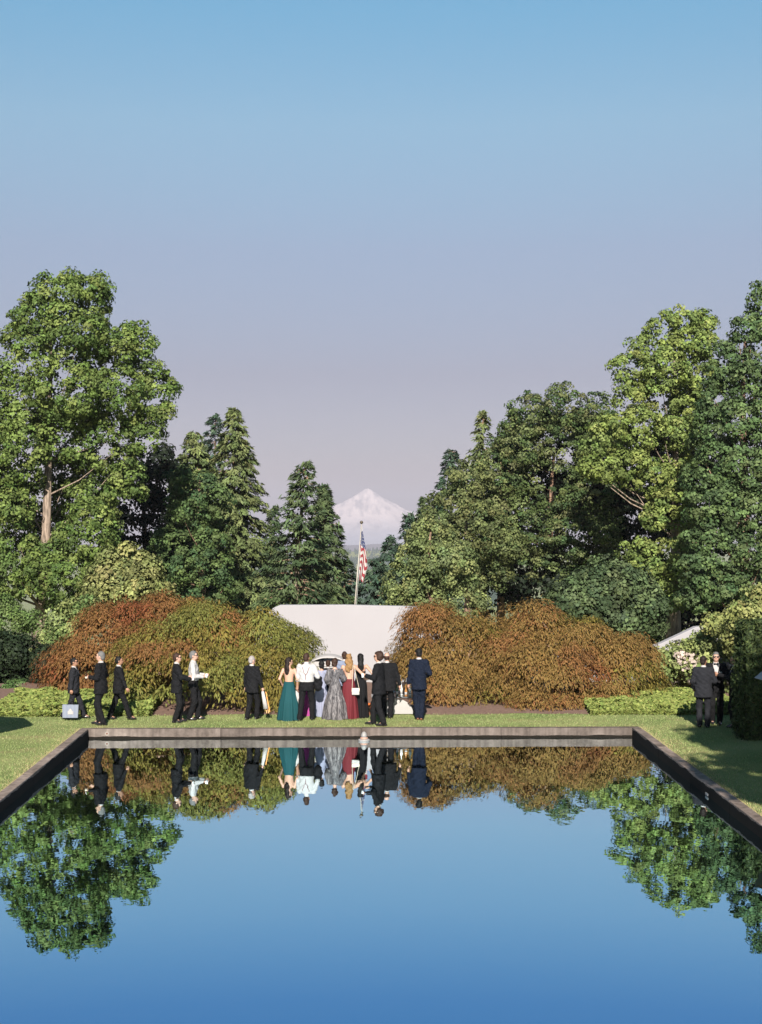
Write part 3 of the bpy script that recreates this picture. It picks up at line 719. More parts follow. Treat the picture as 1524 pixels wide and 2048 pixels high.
# weeping laceleaf maples
def laceleaf(name, label, items, D, cols, weights, n_per=470, seed=0, spacing=.50, group='spreading laceleaf maples', holes=0.25, size=.66):
    lb = lobes_px(items, D)
    bx, by = float(np.mean(lb[:, 0])), float(np.mean(lb[:, 1]))
    t = thing(name, label, 'tree', (bx, by, 0), group=group)
    org = np.array([bx, by, 0])
    cp, cn = clump_points(lb, spacing, back=.4, inner=.07, exclude=.88)
    lump = vnoise(cp[:, 0]*1.15+seed*5, cp[:, 2]*1.5+cp[:, 1]*.8, seed+2)-.5 + .5*(vnoise(cp[:, 0]*2.6+seed, cp[:, 2]*3.1+cp[:, 1]*1.5, seed+6)-.5)
    cp = cp + cn*(.48*lump)[:, None]
    lin = lb.copy(); lin[:, 3:] *= .80
    ip, inn = clump_points(lin, .62, back=.4, inner=.05, exclude=.85)
    n_out = len(cp); cp = np.concatenate([cp, ip]); cn = np.concatenate([cn, inn])
    ok = (cp[:, 2] > .12) & (cn[:, 2] > -.45)
    # ragged holes low down, where the trunks show
    nz = vnoise(cp[:, 0]*1.3+seed, cp[:, 2]*1.6+seed*3, seed)
    ok &= ~((cp[:, 2] < 1.25) & (nz < holes)) & ~((cp[:, 2] < .5) & (nz < holes+.12))
    inside = (np.arange(len(cp)) >= n_out)[ok]
    cp, cn = cp[ok], cn[ok]
    n = len(cp)
    sz = size*rng.uniform(.6, 1.35, n)
    patch = vnoise(cp[:, 0]*.9+3+seed, cp[:, 2]*1.1+cp[:, 1]*.5, seed+9)
    w = np.asarray(weights, float)/sum(weights)
    ci = np.searchsorted(np.cumsum(w), np.clip(patch*1.25-.12+rng.normal(scale=.10, size=n), 0, .999))
    ci = np.clip(ci, 0, len(cols)-1)
    ccol = np.asarray(cols)[ci]*(1+rng.uniform(-.15, .15, (n, 1)))
    # each clump is a drooping shelf: strands run out from its middle and hang over its rim
    cnt = np.maximum(20, (n_per*(sz/size)**2)*np.where(inside, .34, .86)).astype(int)
    idx = np.repeat(np.arange(n), cnt)
    m = len(idx)
    cp = cp - cn*np.array([1, 1, .25])*(sz*.42)[:, None]
    az = rng.uniform(0, 2*np.pi, m); rr = np.sqrt(rng.random(m)); rim = 1+.16*np.sin(az*5+idx*1.7)+.10*np.sin(az*11+idx)
    rho = rr*sz[idx]*rim
    d = np.stack([np.cos(az), np.sin(az), np.zeros(m)], -1)
    d = unit(d + unit(cn[idx]*np.array([1, 1, 0])+1e-6)*.30)
    C = cp[idx] + d*rho[:, None]
    C[:, 2] += -.62*rho*rr**1.6 + .10 + rng.normal(scale=.03, size=m) + .05*np.sin(az*7+rr*9+idx)
    C += cn[idx]*rng.uniform(-.05, .05, (m, 1))
    slope = rr[:, None]
    A = d*(1.05-slope*.45) + np.array([0, 0, -1.0])*(0.2+slope*1.1) + rng.normal(scale=.34, size=(m, 3))
    N = unit(d*(slope*.9) + cn[idx]*.45 + np.array([0, 0, .6]) + rng.normal(scale=.38, size=(m, 3)))
    keep = C[:, 2] > .03
    C, A, N, idx = C[keep]-org, A[keep], N[keep], idx[keep]
    col = np.clip(ccol[idx]*(1+rng.uniform(-.28, .28, (len(idx), 1)))*(1+rng.uniform(-.08, .08, (len(idx), 3))), 0, 1)
    L = rng.uniform(.065, .125, len(idx))*np.where(inside[idx], 1.7, 1.0)
    leaf_mesh('crown', C, N, A, L, L*.30, col, M['maple_leaf'], t, fold=.1)
    # several crooked stems
    mb = MB()
    for k in range(3):
        a = rng.uniform(0, 6.28); p0 = Vector((math.cos(a)*.2, math.sin(a)*.2, -.05)); pts = [p0]
        for s in range(4):
            p0 = p0 + Vector((math.cos(a+rng.normal()*.7)*.17, math.sin(a+rng.normal()*.7)*.17, .36)); pts.append(p0)
        mb.tube(pts, [.11, .09, .07, .055, .04], 7)
    mb.build('trunk', M['bark_brown'], t, True)
    mb = MB()
    for s in rng.choice(n, min(60, n), replace=False):
        e = Vector(cp[s]-org)*.93; st = Vector((rng.normal()*.2, rng.normal()*.2, .5+.5*rng.random()))
        mid = st.lerp(e, .55)+Vector((0, 0, .22))
        mb.tube([st, mid, e], [.05, .03, .01], 4, False)
    mb.build('branches', M['bark_brown'], t, True)['kind'] = 'stuff'
    return t
RUST = (0.152, 0.078, 0.031); RUST2 = (0.146, 0.092, 0.032); OLV = (0.132, 0.109, 0.029); OLV2 = (0.122, 0.122, 0.034); RED = (0.165, 0.062, 0.028)
laceleaf('laceleaf_maple', 'rust brown laceleaf maple at the back left', [(330, 1262, 80, 80, .6), (230, 1300, 100, 95, 0), (165, 1350, 66, 66, -.8), (280, 1340, 90, 90, 0), (390, 1260, 40, 70, .8), (125, 1380, 34, 34, -1.2), (400, 1330, 80, 80, .8)], 44.3,
         [RUST2, RUST, RUST, RED], [1.8, 4, 2, .2], seed=1, holes=.2)
laceleaf('laceleaf_maple', 'olive green laceleaf maple at the front left', [(430, 1280, 95, 80, .3), (330, 1320, 100, 80, -.3), (515, 1272, 66, 62, .3), (560, 1296, 56, 52, .4), (400, 1360, 110, 70, -1.2), (510, 1350, 90, 72, -1), (585, 1306, 54, 46, .5), (605, 1370, 48, 60, -.2), (280, 1370, 58, 50, -.6), (560, 1390, 70, 40, -1.2), (340, 1385, 40, 30, -1.3), (455, 1395, 40, 34, -1.6)], 41.6,
         [OLV2, OLV, OLV, RUST2, RUST], [3.4, 3.3, 1.0, .8, .2], seed=4, holes=.46)
laceleaf('laceleaf_maple', 'smaller bronze laceleaf maple right of the white wall', [(865, 1262, 62, 64, .5), (910, 1290, 70, 60, .2), (840, 1320, 56, 62, -.3), (970, 1280, 50, 50, .6), (890, 1365, 60, 44, -.9), (950, 1345, 60, 60, 0), (905, 1385, 50, 34, -1.1), (820, 1330, 36, 46, 0)], 42.3,
         [OLV, RUST2, RUST2, RUST], [1.8, 3.4, 1.5, 1.0], seed=12, holes=.26)
laceleaf('laceleaf_maple', 'largest rust and olive laceleaf maple on the right', [(1080, 1272, 84, 78, .6), (1020, 1320, 80, 70, -.2), (1160, 1300, 90, 72, .3), (1240, 1330, 72, 66, 0), (1100, 1350, 110, 72, -1.2), (1200, 1370, 90, 56, -1.0), (1290, 1370, 40, 44, -.4), (1010, 1390, 56, 40, -1.3), (1130, 1400, 100, 34, -1.8), (1270, 1300, 36, 36, .3), (980, 1360, 40, 40, -.6), (1070, 1408, 56, 24, -2.2), (1180, 1402, 60, 26, -1.8), (990, 1412, 40, 20, -1.8)], 42.6,
         [OLV, RUST2, RUST, RUST, RED], [2.4, 3.6, 1.6, .9, .02], seed=21, holes=.10)

# ground cover beside the beds
def ground_cover(label, px0, px1, y_front, y_back, n, hgt=.27):
    xa0, xa1 = G(px0, y_front).x, G(px1, y_front).x
    ya, yb = G(703, y_front).y, G(703, y_back).y
    x = rng.uniform(min(xa0, xa1), max(xa0, xa1), n); y = ya + (yb-ya)*rng.random(n)
    edge = vnoise(x*2.2, x*0+3, 2)*.22
    y = np.maximum(y, ya+edge)
    top = hgt*(.55+.75*vnoise(x*2.4, y*2.4, 3))*np.clip((y-ya-edge+.10)/.25, .25, 1)
    z = top*(1-.8*rng.random(n)**2.2)
    N = unit(np.stack([rng.normal(scale=.45, size=n), rng.normal(scale=.45, size=n)-.35, np.full(n, .8)], -1))
    A = rng.normal(size=(n, 3))
    col = pick_color(n, [(0.150, 0.180, 0.048), (0.185, 0.208, 0.062), (0.110, 0.142, 0.038)], None, .3)
    L = rng.uniform(.07, .15, n)
    c = np.stack([x, y, z], -1)
    o = leaf_mesh('ground_cover', c, N, A, L, L*.7, col, M['leaf'], None)
    tag(o, label, 'ground cover', kind='stuff')
ground_cover('bright lime ground cover along the left edge of the lawn', -30, 300, 1433, 1394, 26000)
ground_cover('bright lime ground cover between right maple and hedge', 1185, 1500, 1433, 1394, 26000)

# clipped hedge at the right edge of the lawn
HEDGE_Y = G(1470, 1482).y; HEDGE_X = P(1470, 1400, HEDGE_Y+1.0).x
def hedge(name, label, x0, x1, y0, y1, h, n, cols):
    t = thing(name, label, 'hedge', ((x0+x1)/2, (y0+y1)/2, 0))
    o = np.array([(x0+x1)/2, (y0+y1)/2, 0])
    a = [(y1-y0)*h, (x1-x0)*h, (x1-x0)*(y1-y0), (x1-x0)*h*.5, (y1-y0)*h*.5]
    f = rng.choice(5, n, p=np.array(a)/sum(a))
    x = rng.uniform(x0, x1, n); y = rng.uniform(y0, y1, n); z = rng.uniform(0.03, h, n)
    nn = np.zeros((n, 3))
    dep = .14*rng.random(n)**1.6
    bul = .07*np.sin(z*2.3+x*1.1)+.06*vnoise(x*3+y*2, z*3, 4)
    m = f == 0; x[m] = x0+dep[m]-bul[m]; nn[m] = (-1, 0, 0)
    m = f == 1; y[m] = y0+dep[m]-bul[m]; nn[m] = (0, -1, 0)
    m = f == 2; z[m] = h-dep[m]+bul[m]; nn[m] = (0, 0, 1)
    m = f == 3; y[m] = y1-dep[m]; nn[m] = (0, 1, 0)
    m = f == 4; x[m] = x1-dep[m]; nn[m] = (1, 0, 0)
    c = np.stack([x, y, z], -1)-o
    N = unit(nn+rng.normal(scale=.6, size=(n, 3)))
    A = rng.normal(size=(n, 3))+np.array([0, 0, .6])
    L = rng.uniform(.06, .14, n)
    leaf_mesh('foliage', c, N, A, L, L*.42, pick_color(n, cols, None, .3), M['leaf'], t)
    MB().box(x0+.18-o[0], x1-.18-o[0], y0+.18-o[1], y1-.18-o[1], 0.0, h-.2).build('light_blocking_core', M['bark_brown'], t)  # solid dark box added inside the hedge to block light
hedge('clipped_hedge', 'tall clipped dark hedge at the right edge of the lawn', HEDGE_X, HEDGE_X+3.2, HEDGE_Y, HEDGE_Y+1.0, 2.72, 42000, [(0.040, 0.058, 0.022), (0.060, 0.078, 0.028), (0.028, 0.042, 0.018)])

# tree beside the terrace, out of frame on the right: its shade falls on the right lawn and hedge
def lobes_w(items): return np.array(items, float)
broadleaf('shade_tree', 'spreading tree beside the terrace that shades the right lawn',
    lobes_w([(10.2, 14.5, 10.6, 2.4, 2.8, 1.5), (9.0, 18.6, 8.6, 1.1, 1.4, .8), (11.6, 19.5, 9.8, 2.4, 2.6, 1.5), (9.6, 11.2, 11.6, 2.0, 1.6, 1.3), (7.3, 12.4, 9.8, 1.0, 1.5, .8), (12.4, 15.0, 11.8, 2.2, 2.4, 1.6), (10.4, 22.2, 8.0, 1.6, 1.6, 1.0)]),
    (11.5, 16, 0), (10.9, 15.5, 10.5), .4, GREEN, spacing=1.1, clump=.8, per=46, leaf=.36, back=1.0)
# ------------------------------------------------------------------ white garden wall
WALL_D = 47.0
def wall():
    def q(px, py):
        p = P(px, py, WALL_D); return (p.x, p.z)
    top = [q(230, 1300), q(400, 1300), q(470, 1292), q(522, 1240), q(545, 1217), q(560, 1210.5), q(690, 1210), q(818, 1213), q(836, 1214), q(850, 1222), q(905, 1292), q(1060, 1300), q(1290, 1298), q(1322, 1287), q(1392, 1254), q(1420, 1252), q(1500, 1252)]
    poly = [(top[0][0], -.3), (top[-1][0], -.3)] + top[::-1]
    t = thing('garden_wall', 'long white rendered wall stepping up behind the maples', 'wall', ((top[0][0]+top[-1][0])/2, WALL_D, 0))
    ox = t.location.x
    MB().prism([(x-ox, z) for x, z in poly], 0, .38).build('wall_body', M['wall'], t, bevel=.02)
wall()

# ------------------------------------------------------------------ flagpole and flag
def flag_mat():
    m, n, l, b = new_mat('flag_cloth')
    uv = n.new('ShaderNodeUVMap'); sp = n.new('ShaderNodeSeparateXYZ'); l.new(uv.outputs[0], sp.inputs[0])
    def math_(op, a, bb=None):
        x = n.new('ShaderNodeMath'); x.operation = op
        for i, v in enumerate((a, bb)):
            if v is None: continue
            if isinstance(v, (int, float)): x.inputs[i].default_value = v
            else: l.new(v, x.inputs[i])
        return x.outputs[0]
    U, V_ = sp.outputs['X'], sp.outputs['Y']
    st = math_('MODULO', math_('MULTIPLY', V_, 6.5), 1.0)          # 13 stripes over v = 0..1
    red = math_('LESS_THAN', st, .5)
    can = math_('MULTIPLY', math_('LESS_THAN', U, .42), math_('LESS_THAN', V_, 7/13))
    sx = math_('SINE', math_('MULTIPLY', U, 2*math.pi*6/.42)); sy = math_('SINE', math_('MULTIPLY', V_, 2*math.pi*5/(7/13)))
    star = math_('GREATER_THAN', math_('MULTIPLY', sx, sy), .55)
    mx = n.new('ShaderNodeMix'); mx.data_type = 'RGBA'; l.new(red, mx.inputs[0])
    mx.inputs[6].default_value = (.40, .38, .37, 1); mx.inputs[7].default_value = (.22, .022, .032, 1)
    mc = n.new('ShaderNodeMix'); mc.data_type = 'RGBA'; l.new(star, mc.inputs[0])
    mc.inputs[6].default_value = (.018, .028, .10, 1); mc.inputs[7].default_value = (.40, .40, .42, 1)
    mf = n.new('ShaderNodeMix'); mf.data_type = 'RGBA'; l.new(can, mf.inputs[0]); l.new(mx.outputs[2], mf.inputs[6]); l.new(mc.outputs[2], mf.inputs[7])
    l.new(mf.outputs[2], b.inputs['Base Color']); b.inputs['Roughness'].default_value = .75
    tr = n.new('ShaderNodeBsdfTranslucent'); l.new(mf.outputs[2], tr.inputs[0])
    ms = n.new('ShaderNodeMixShader'); ms.inputs[0].default_value = .3
    l.new(b.outputs[0], ms.inputs[1]); l.new(tr.outputs[0], ms.inputs[2]); l.new(ms.outputs[0], n['Material Output'].inputs['Surface'])
    return m
def flag():
    D = 53.0
    top = P(723, 1048, D); low = P(710, 1208, D)
    gz = float(terrain_z(D)) - .1
    k = (gz-top.z)/(low.z-top.z)
    base = top.lerp(low, k)
    t = thing('flagpole', 'slightly leaning pale flagpole with ball top behind the white wall', 'flagpole', base)
    tl = top-base
    MB().tube([(0, 0, 0), tl*.5, tl], [.030, .025, .015], 10).build('pole', plain('pole_paint', (.24, .215, .185), .4, .5), t, True)
    MB().ellipsoid(tl+Vector((0, 0, .06)), (.06, .06, .06)).build('ball', plain('gilt', (.06, .045, .03), .4, .5, .3), t, True)
    MB().tube([tl*.98+Vector((.05, -.03, 0)), tl*.5+Vector((.05, -.03, 0)), tl*.15+Vector((.05, -.03, 0))], .008, 4).build('halyard', M['white_cloth'], t)
    # limp flag: narrow under the truck, widest two thirds down, gathered in upright folds
    a = P(721.5, 1062, D); z1 = P(716, 1162, D).z
    Hh = a.z-z1; nu, nv = 15, 54
    V = []; UV = []
    for j in range(nv+1):
        s = j/nv
        wid = .06+.225*math.sin(min(1, s*1.35)*math.pi/2)**1.2*(1-.62*max(0, s-.72)/.28)
        xl = -.055*s*1.75 + .015                                   # follows the leaning pole
        if s > .68: xl += .10*(s-.68)
        for i in range(nu+1):
            w = i/nu
            fold = .06*math.sin(w*9.5+s*2.2)*(0.35+s) + .03*math.sin(w*21+s*5)
            V.append((xl+wid*w, fold-.05, -Hh*s + .05*math.sin(w*6)*s))
            UV.append((s*1.42+.02 - w*.12, max(0.001, min(.999, .30*(1-w)*(.3+s) + s*.62 + .06*math.sin(w*7+s*9)))))
    F = [(j*(nu+1)+i, j*(nu+1)+i+1, (j+1)*(nu+1)+i+1, (j+1)*(nu+1)+i) for j in range(nv) for i in range(nu)]
    o = mesh_np('flag', V, F, flag_mat(), None, smooth=True, uv=UV)
    o.location = a
    tag(o, 'limp red white and blue striped flag with stars on the pole', 'flag')
flag()

# ------------------------------------------------------------------ pool fittings
def fountain():
    p = G(728, 1481, WZ)
    t = thing('fountain_float', 'small white domed float by the far kerb of the pool', 'float', (p.x, p.y-.05, WZ)); t.scale = (.9, .9, .9)
    pw_ = plain('float_plastic', (.17, .16, .155), .5)
    MB().lathe([(.15, -.03), (.155, .02), (.15, .045), (.11, .055)], 24).build('base_ring', pw_, t, True)
    MB().lathe([(.10, .045), (.105, .075), (.095, .10), (.07, .105)], 20).build('collar', plain('pink_plastic', (.28, .16, .12), .5), t, True)
    MB().lathe([(.085, .10), (.08, .16), (.06, .215), (.03, .245), (.005, .252)], 20).build('dome', pw_, t, True)
fountain()
def outlet():
    c = G(214, 1466, -.07)
    t = thing('drain_outlet', 'round rusty pipe outlet in the far kerb near its left corner', 'pipe outlet', (c.x, PY1, -.085))
    mb = MB(); mb.tube([(0, .02, 0), (0, -.006, 0)], [.05, .05], 16); mb.build('flange', plain('pale_flange', (.17, .145, .125), .8), t)
    mb = MB(); mb.tube([(0, .01, 0), (0, -.012, 0)], [.022, .022], 12); mb.build('pipe_mouth', plain('rust', (.09, .03, .02), .9), t)
outlet()
def skimmer():
    g = G(1407, 1587, WZ+.05)
    t = thing('skimmer_plate', 'little white plate at the water line of the right kerb', 'plate', (PX1, g.y, WZ+.05))
    MB().box(-.012, .01, -.10, .10, -.04, .01).build('plate', M['white_paint'], t, bevel=.004)
skimmer()

# ------------------------------------------------------------------ parasols
def parasol(label, x, y, r, edge, apex, mat, valance=False):
    t = thing('garden_parasol', label, 'parasol', (x, y, 0), group='white garden parasols')
    n = 8
    V = [(0, 0, apex)]; F = []
    rings = 5
    for j in range(1, rings+1):
        s = j/rings
        for i in range(n*4):
            a = 2*math.pi*i/(n*4)
            sag = 1-.06*abs(math.sin(a*n/2))*s
            V.append((math.cos(a)*r*s*sag, math.sin(a)*r*s*sag, apex-(apex-edge)*s**1.08-.03*abs(math.sin(a*n/2))*s))
    m = n*4
    for i in range(m): F.append((0, 1+i, 1+(i+1) % m))
    for j in range(rings-1):
        for i in range(m): F.append((1+j*m+i, 1+(j+1)*m+i, 1+(j+1)*m+(i+1) % m, 1+j*m+(i+1) % m))
    o = mesh_py('canopy', V, F, mat, t)
    so = o.modifiers.new('thick', 'SOLIDIFY'); so.thickness = .01
    V = []; F = []
    for i in range(m):
        a = 2*math.pi*i/m; sag = 1-.06*abs(math.sin(a*n/2))
        z = edge-.03*abs(math.sin(a*n/2))
        V += [(math.cos(a)*r*sag*1.002, math.sin(a)*r*sag*1.002, z), (math.cos(a)*r*sag*1.004, math.sin(a)*r*sag*1.004, z-.13)]
    F = [(2*i, 2*((i+1) % m), 2*((i+1) % m)+1, 2*i+1) for i in range(m)]
    if valance: mesh_py('valance', V, F, mat, t)
    wood = plain('parasol_wood', (.25, .15, .08), .5)
    MB().tube([(0, 0, 0), (0, 0, apex+.1)], .025, 10).build('pole', wood, t, True)
    MB().lathe([(.28, 0), (.28, .05), (.06, .08), (.05, .3)], 20).build('base', plain('parasol_base', (.2, .2, .2), .7), t, True)
    for i in range(n):
        a = 2*math.pi*i/n
        MB().tube([(0, 0, apex-.04), (math.cos(a)*r*.97, math.sin(a)*r*.97, edge-.02)], .009, 5).build('rib', wood, t)
    return t
pz = P(1509, 1353, 30.2)
parasol('white parasol whose pointed edge enters at the right border', pz.x+1.75, 30.2, 1.75, pz.z-.02, pz.z+.62, M['white_cloth'])
parasol('white parasol just off the left border whose shade lies on the lawn', -10.2, 33.6, 1.95, 2.15, 2.75, M['white_cloth'])

# ------------------------------------------------------------------ implicit surfaces for people
class Field:
    def __init__(s, lo, hi, h):
        s.lo = np.array(lo, float); s.h = h
        s.n = np.ceil((np.array(hi)-s.lo)/h).astype(int)+1
        s.d = np.full(s.n, 1.0, np.float32)
    def window(s, lo, hi):
        a = np.clip(np.floor((np.array(lo)-s.lo)/s.h).astype(int), 0, s.n-1)
        b_ = np.clip(np.ceil((np.array(hi)-s.lo)/s.h).astype(int)+1, a+1, s.n)
        sl = tuple(slice(a[i], b_[i]) for i in range(3))
        ax = [s.lo[i]+s.h*np.arange(a[i], b_[i]) for i in range(3)]
        X, Y, Z = np.meshgrid(*ax, indexing='ij')
        return sl, X, Y, Z
    def put(s, sl, d, k):
        a = s.d[sl]
        if k > 0:
            hh = np.maximum(k-np.abs(a-d), 0)/k
            s.d[sl] = np.minimum(a, d)-hh*hh*k*.25
        else:
            s.d[sl] = np.minimum(a, d)
        return s
    def cone(s, a, b_, ra, rb, k=.02):
        a, b_ = np.array(a, float), np.array(b_, float); m = max(ra, rb)+.05
        sl, X, Y, Z = s.window(np.minimum(a, b_)-m, np.maximum(a, b_)+m)
        ab = b_-a; L2 = max(1e-9, ab@ab)
        t = np.clip(((X-a[0])*ab[0]+(Y-a[1])*ab[1]+(Z-a[2])*ab[2])/L2, 0, 1)
        d = np.sqrt((X-a[0]-t*ab[0])**2+(Y-a[1]-t*ab[1])**2+(Z-a[2]-t*ab[2])**2)-(ra+(rb-ra)*t)
        return s.put(sl, d, k)
    def ell(s, c, r, k=.02, rot=0.0, piv=(0, 0)):
        """ellipsoid; rot turns it about the vertical through piv"""
        c = np.array(c, float); r = np.array(r, float)
        co, si = math.cos(rot), math.sin(rot)
        dx, dy = c[0]-piv[0], c[1]-piv[1]
        cw = np.array([piv[0]+co*dx-si*dy, piv[1]+si*dx+co*dy, c[2]])
        m = r.max()+.05
        sl, X, Y, Z = s.window(cw-m, cw+m)
        x, y = X-cw[0], Y-cw[1]
        xr, yr = co*x+si*y, -si*x+co*y
        q = np.sqrt((xr/r[0])**2+(yr/r[1])**2+((Z-cw[2])/r[2])**2)
        q2 = np.sqrt((xr/r[0]**2)**2+(yr/r[1]**2)**2+((Z-cw[2])/r[2]**2)**2)
        return s.put(sl, q*(q-1)/np.maximum(q2, 1e-6), k)
    def loft(s, sec, k=.03, gx=1.0, gy=1.0):
        """sections (z, rx, ry, yc) joined along z"""
        sec = np.array(sorted(sec), float)
        m = max(sec[:, 1].max()*gx, sec[:, 2].max()*gy)+.08
        sl, X, Y, Z = s.window((-m, -m, sec[0, 0]-.05), (m, m, sec[-1, 0]+.05))
        rx = np.interp(Z, sec[:, 0], sec[:, 1])*gx; ry = np.interp(Z, sec[:, 0], sec[:, 2])*gy; yc = np.interp(Z, sec[:, 0], sec[:, 3])
        d = (np.sqrt((X/rx)**2+((Y-yc)/ry)**2)-1)*np.minimum(rx, ry)
        d = np.maximum(d, np.maximum(sec[0, 0]-Z, Z-sec[-1, 0]))
        return s.put(sl, d, k)
    def cut(s, fn):                # keep where fn(x,y,z) < 0
        sl, X, Y, Z = s.window(s.lo, s.lo+s.h*(s.n-1))
        s.d[sl] = np.maximum(s.d[sl], fn(X, Y, Z)); return s
    def ripple(s, amp, seed=0.0):
        sl, X, Y, Z = s.window(s.lo, s.lo+s.h*(s.n-1))
        s.d[sl] += (amp*np.sin(Z*26+X*17+seed)*np.sin(X*19-Y*13+Z*9+seed*2)+amp*.6*np.sin(Z*55+Y*30+seed)*np.sin(X*41+Z*12)).astype(np.float32); return s
    def mesh(s, name, mat, parent, ratio=.4):
        d = s.d.copy(); d[0] = d[-1] = 1; d[:, 0] = d[:, -1] = 1; d[:, :, 0] = d[:, :, -1] = 1
        g = d < 0
        c = np.zeros(np.array(d.shape)-1, np.int8)
        offs = [(i, j, k) for i in (0, 1) for j in (0, 1) for k in (0, 1)]
        nx, ny, nz = c.shape
        for (i, j, k) in offs: c += g[i:i+nx, j:j+ny, k:k+nz]
        act = np.argwhere((c > 0) & (c < 8))
        if len(act) == 0: return None
        idx = np.full(c.shape, -1, np.int64); idx[tuple(act.T)] = np.arange(len(act))
        val = {o: d[act[:, 0]+o[0], act[:, 1]+o[1], act[:, 2]+o[2]] for o in offs}
        pos = np.zeros((len(act), 3)); cnt = np.zeros(len(act))
        for o in offs:
            for ax in range(3):
                if o[ax]: continue
                q = list(o); q[ax] = 1; q = tuple(q)
                va, vb = val[o], val[q]; m = (va < 0) != (vb < 0)
                t = np.where(m, va/np.where(m, va-vb, 1), 0)
                pp = np.array(o, float)[None].repeat(len(act), 0); pp[:, ax] += t
                pos += pp*m[:, None]; cnt += m
        V = s.lo+s.h*(act+pos/cnt[:, None])
        F = []
        for ax in range(3):
            a, b_ = (ax+1) % 3, (ax+2) % 3
            g0 = g; g1 = np.roll(g, -1, ax)
            e = np.argwhere(g0 != g1); e = e[(e[:, ax] < d.shape[ax]-1) & (e[:, a] > 0) & (e[:, b_] > 0)]
            sgn = g0[tuple(e.T)]
            def at(da, db):
                q = e.copy(); q[:, a] -= da; q[:, b_] -= db; return idx[tuple(q.T)]
            f = np.stack([at(1, 1), at(0, 1), at(0, 0), at(1, 0)], -1)
            f[~sgn] = f[~sgn][:, ::-1]
            F.append(f)
        F = np.concatenate(F)
        o = mesh_np(name, V, F, mat, parent, smooth=True)
        if ratio < 1:
            m = o.modifiers.new('decimate', 'DECIMATE'); m.ratio = ratio
        return o

SKIN = [plain('skin_fair', (.30, .17, .12), .55, .3, var=.08), plain('skin_tan', (.225, .12, .08), .55, .3, var=.08), plain('skin_pink', (.32, .188, .142), .55, .3, var=.08)]
CLOTH = {
    'black': plain('black_suiting', (.0065, .0065, .0075), .9, .08, var=.15, scale=30),
    'charcoal': plain('charcoal_suiting', (.012, .0125, .0155), .9, .08, var=.15, scale=30),
    'navy': plain('navy_suiting', (.0050, .0072, .0145), .9, .08, var=.15, scale=30),
    'white': plain('white_shirting', (.275, .26, .26), .8, .1, var=.04),
    'teal': plain('teal_chiffon', (.004, .034, .040), .8, .15, var=.12),
    'maroon': plain('maroon_crepe', (.075, .010, .014), .8, .15, var=.12),
    'magenta': plain('magenta_satin', (.22, .03, .15), .5, .3, var=.1),
    'lavender': plain('lavender_lace', (.17, .18, .25), .75, .15, var=.2, scale=60),
    'blue_grey': plain('blue_grey_cloth', (.12, .14, .20), .8, .15),
    'shoe': plain('black_leather', (.012, .011, .011), .25, .5),
    'brown_shoe': plain('brown_leather', (.12, .045, .022), .35, .5),
    'glass_black': plain('sunglass_lens', (.006, .006, .006), .15, .5),
    'strap': plain('brace_strap', (.10, .045, .05), .6),
    'gold_chain': plain('pale_strap', (.38, .32, .25), .4, .4),
}
def silver_mat():
    m, n, l, b = new_mat('silver_velvet')
    tc = n.new('ShaderNodeTexCoord'); mp = n.new('ShaderNodeMapping'); mp.inputs['Scale'].default_value = (30, 30, 2.4)
    no = n.new('ShaderNodeTexNoise'); no.inputs['Scale'].default_value = 1.6; no.inputs['Detail'].default_value = 4; no.inputs['Distortion'].default_value = .6
    l.new(tc.outputs['Object'], mp.inputs[0]); l.new(mp.outputs[0], no.inputs['Vector'])
    cr = n.new('ShaderNodeValToRGB')
    cr.color_ramp.elements[0].position = .40; cr.color_ramp.elements[0].color = (.022, .021, .025, 1)
    cr.color_ramp.elements[1].position = .64; cr.color_ramp.elements[1].color = (.125, .115, .12, 1)
    l.new(no.outputs['Fac'], cr.inputs[0]); l.new(cr.outputs[0], b.inputs['Base Color'])
    b.inputs['Metallic'].default_value = 0; b.inputs['Roughness'].default_value = .55; b.inputs['Specular IOR Level'].default_value = .2
    return m
CLOTH['silver'] = silver_mat()
HAIR = {k: plain('hair_'+k, c, .65, .15, var=.45, scale=60) for k, c in dict(black=(.005, .0045, .0045), brown=(.024, .012, .008), grey=(.085, .082, .082), white=(.185, .165, .162), blonde=(.155, .085, .035), dark=(.010, .006, .005)).items()}
M['eye'] = plain('eye_dark', (.02, .014, .012), .2, .5)
M['lip'] = plain('lip', (.34, .11, .09), .5)

def ik(a, t, l1, l2, hint):
    a, t, hint = Vector(a), Vector(t), Vector(hint)
    v = t-a; L = min(v.length, (l1+l2)*.999); v.normalize(); t = a+v*L
    x = (l1*l1-l2*l2+L*L)/(2*L); y = math.sqrt(max(0, l1*l1-x*x))
    h = hint-v*hint.dot(v); h.normalize()
    return a+v*x+h*y, t

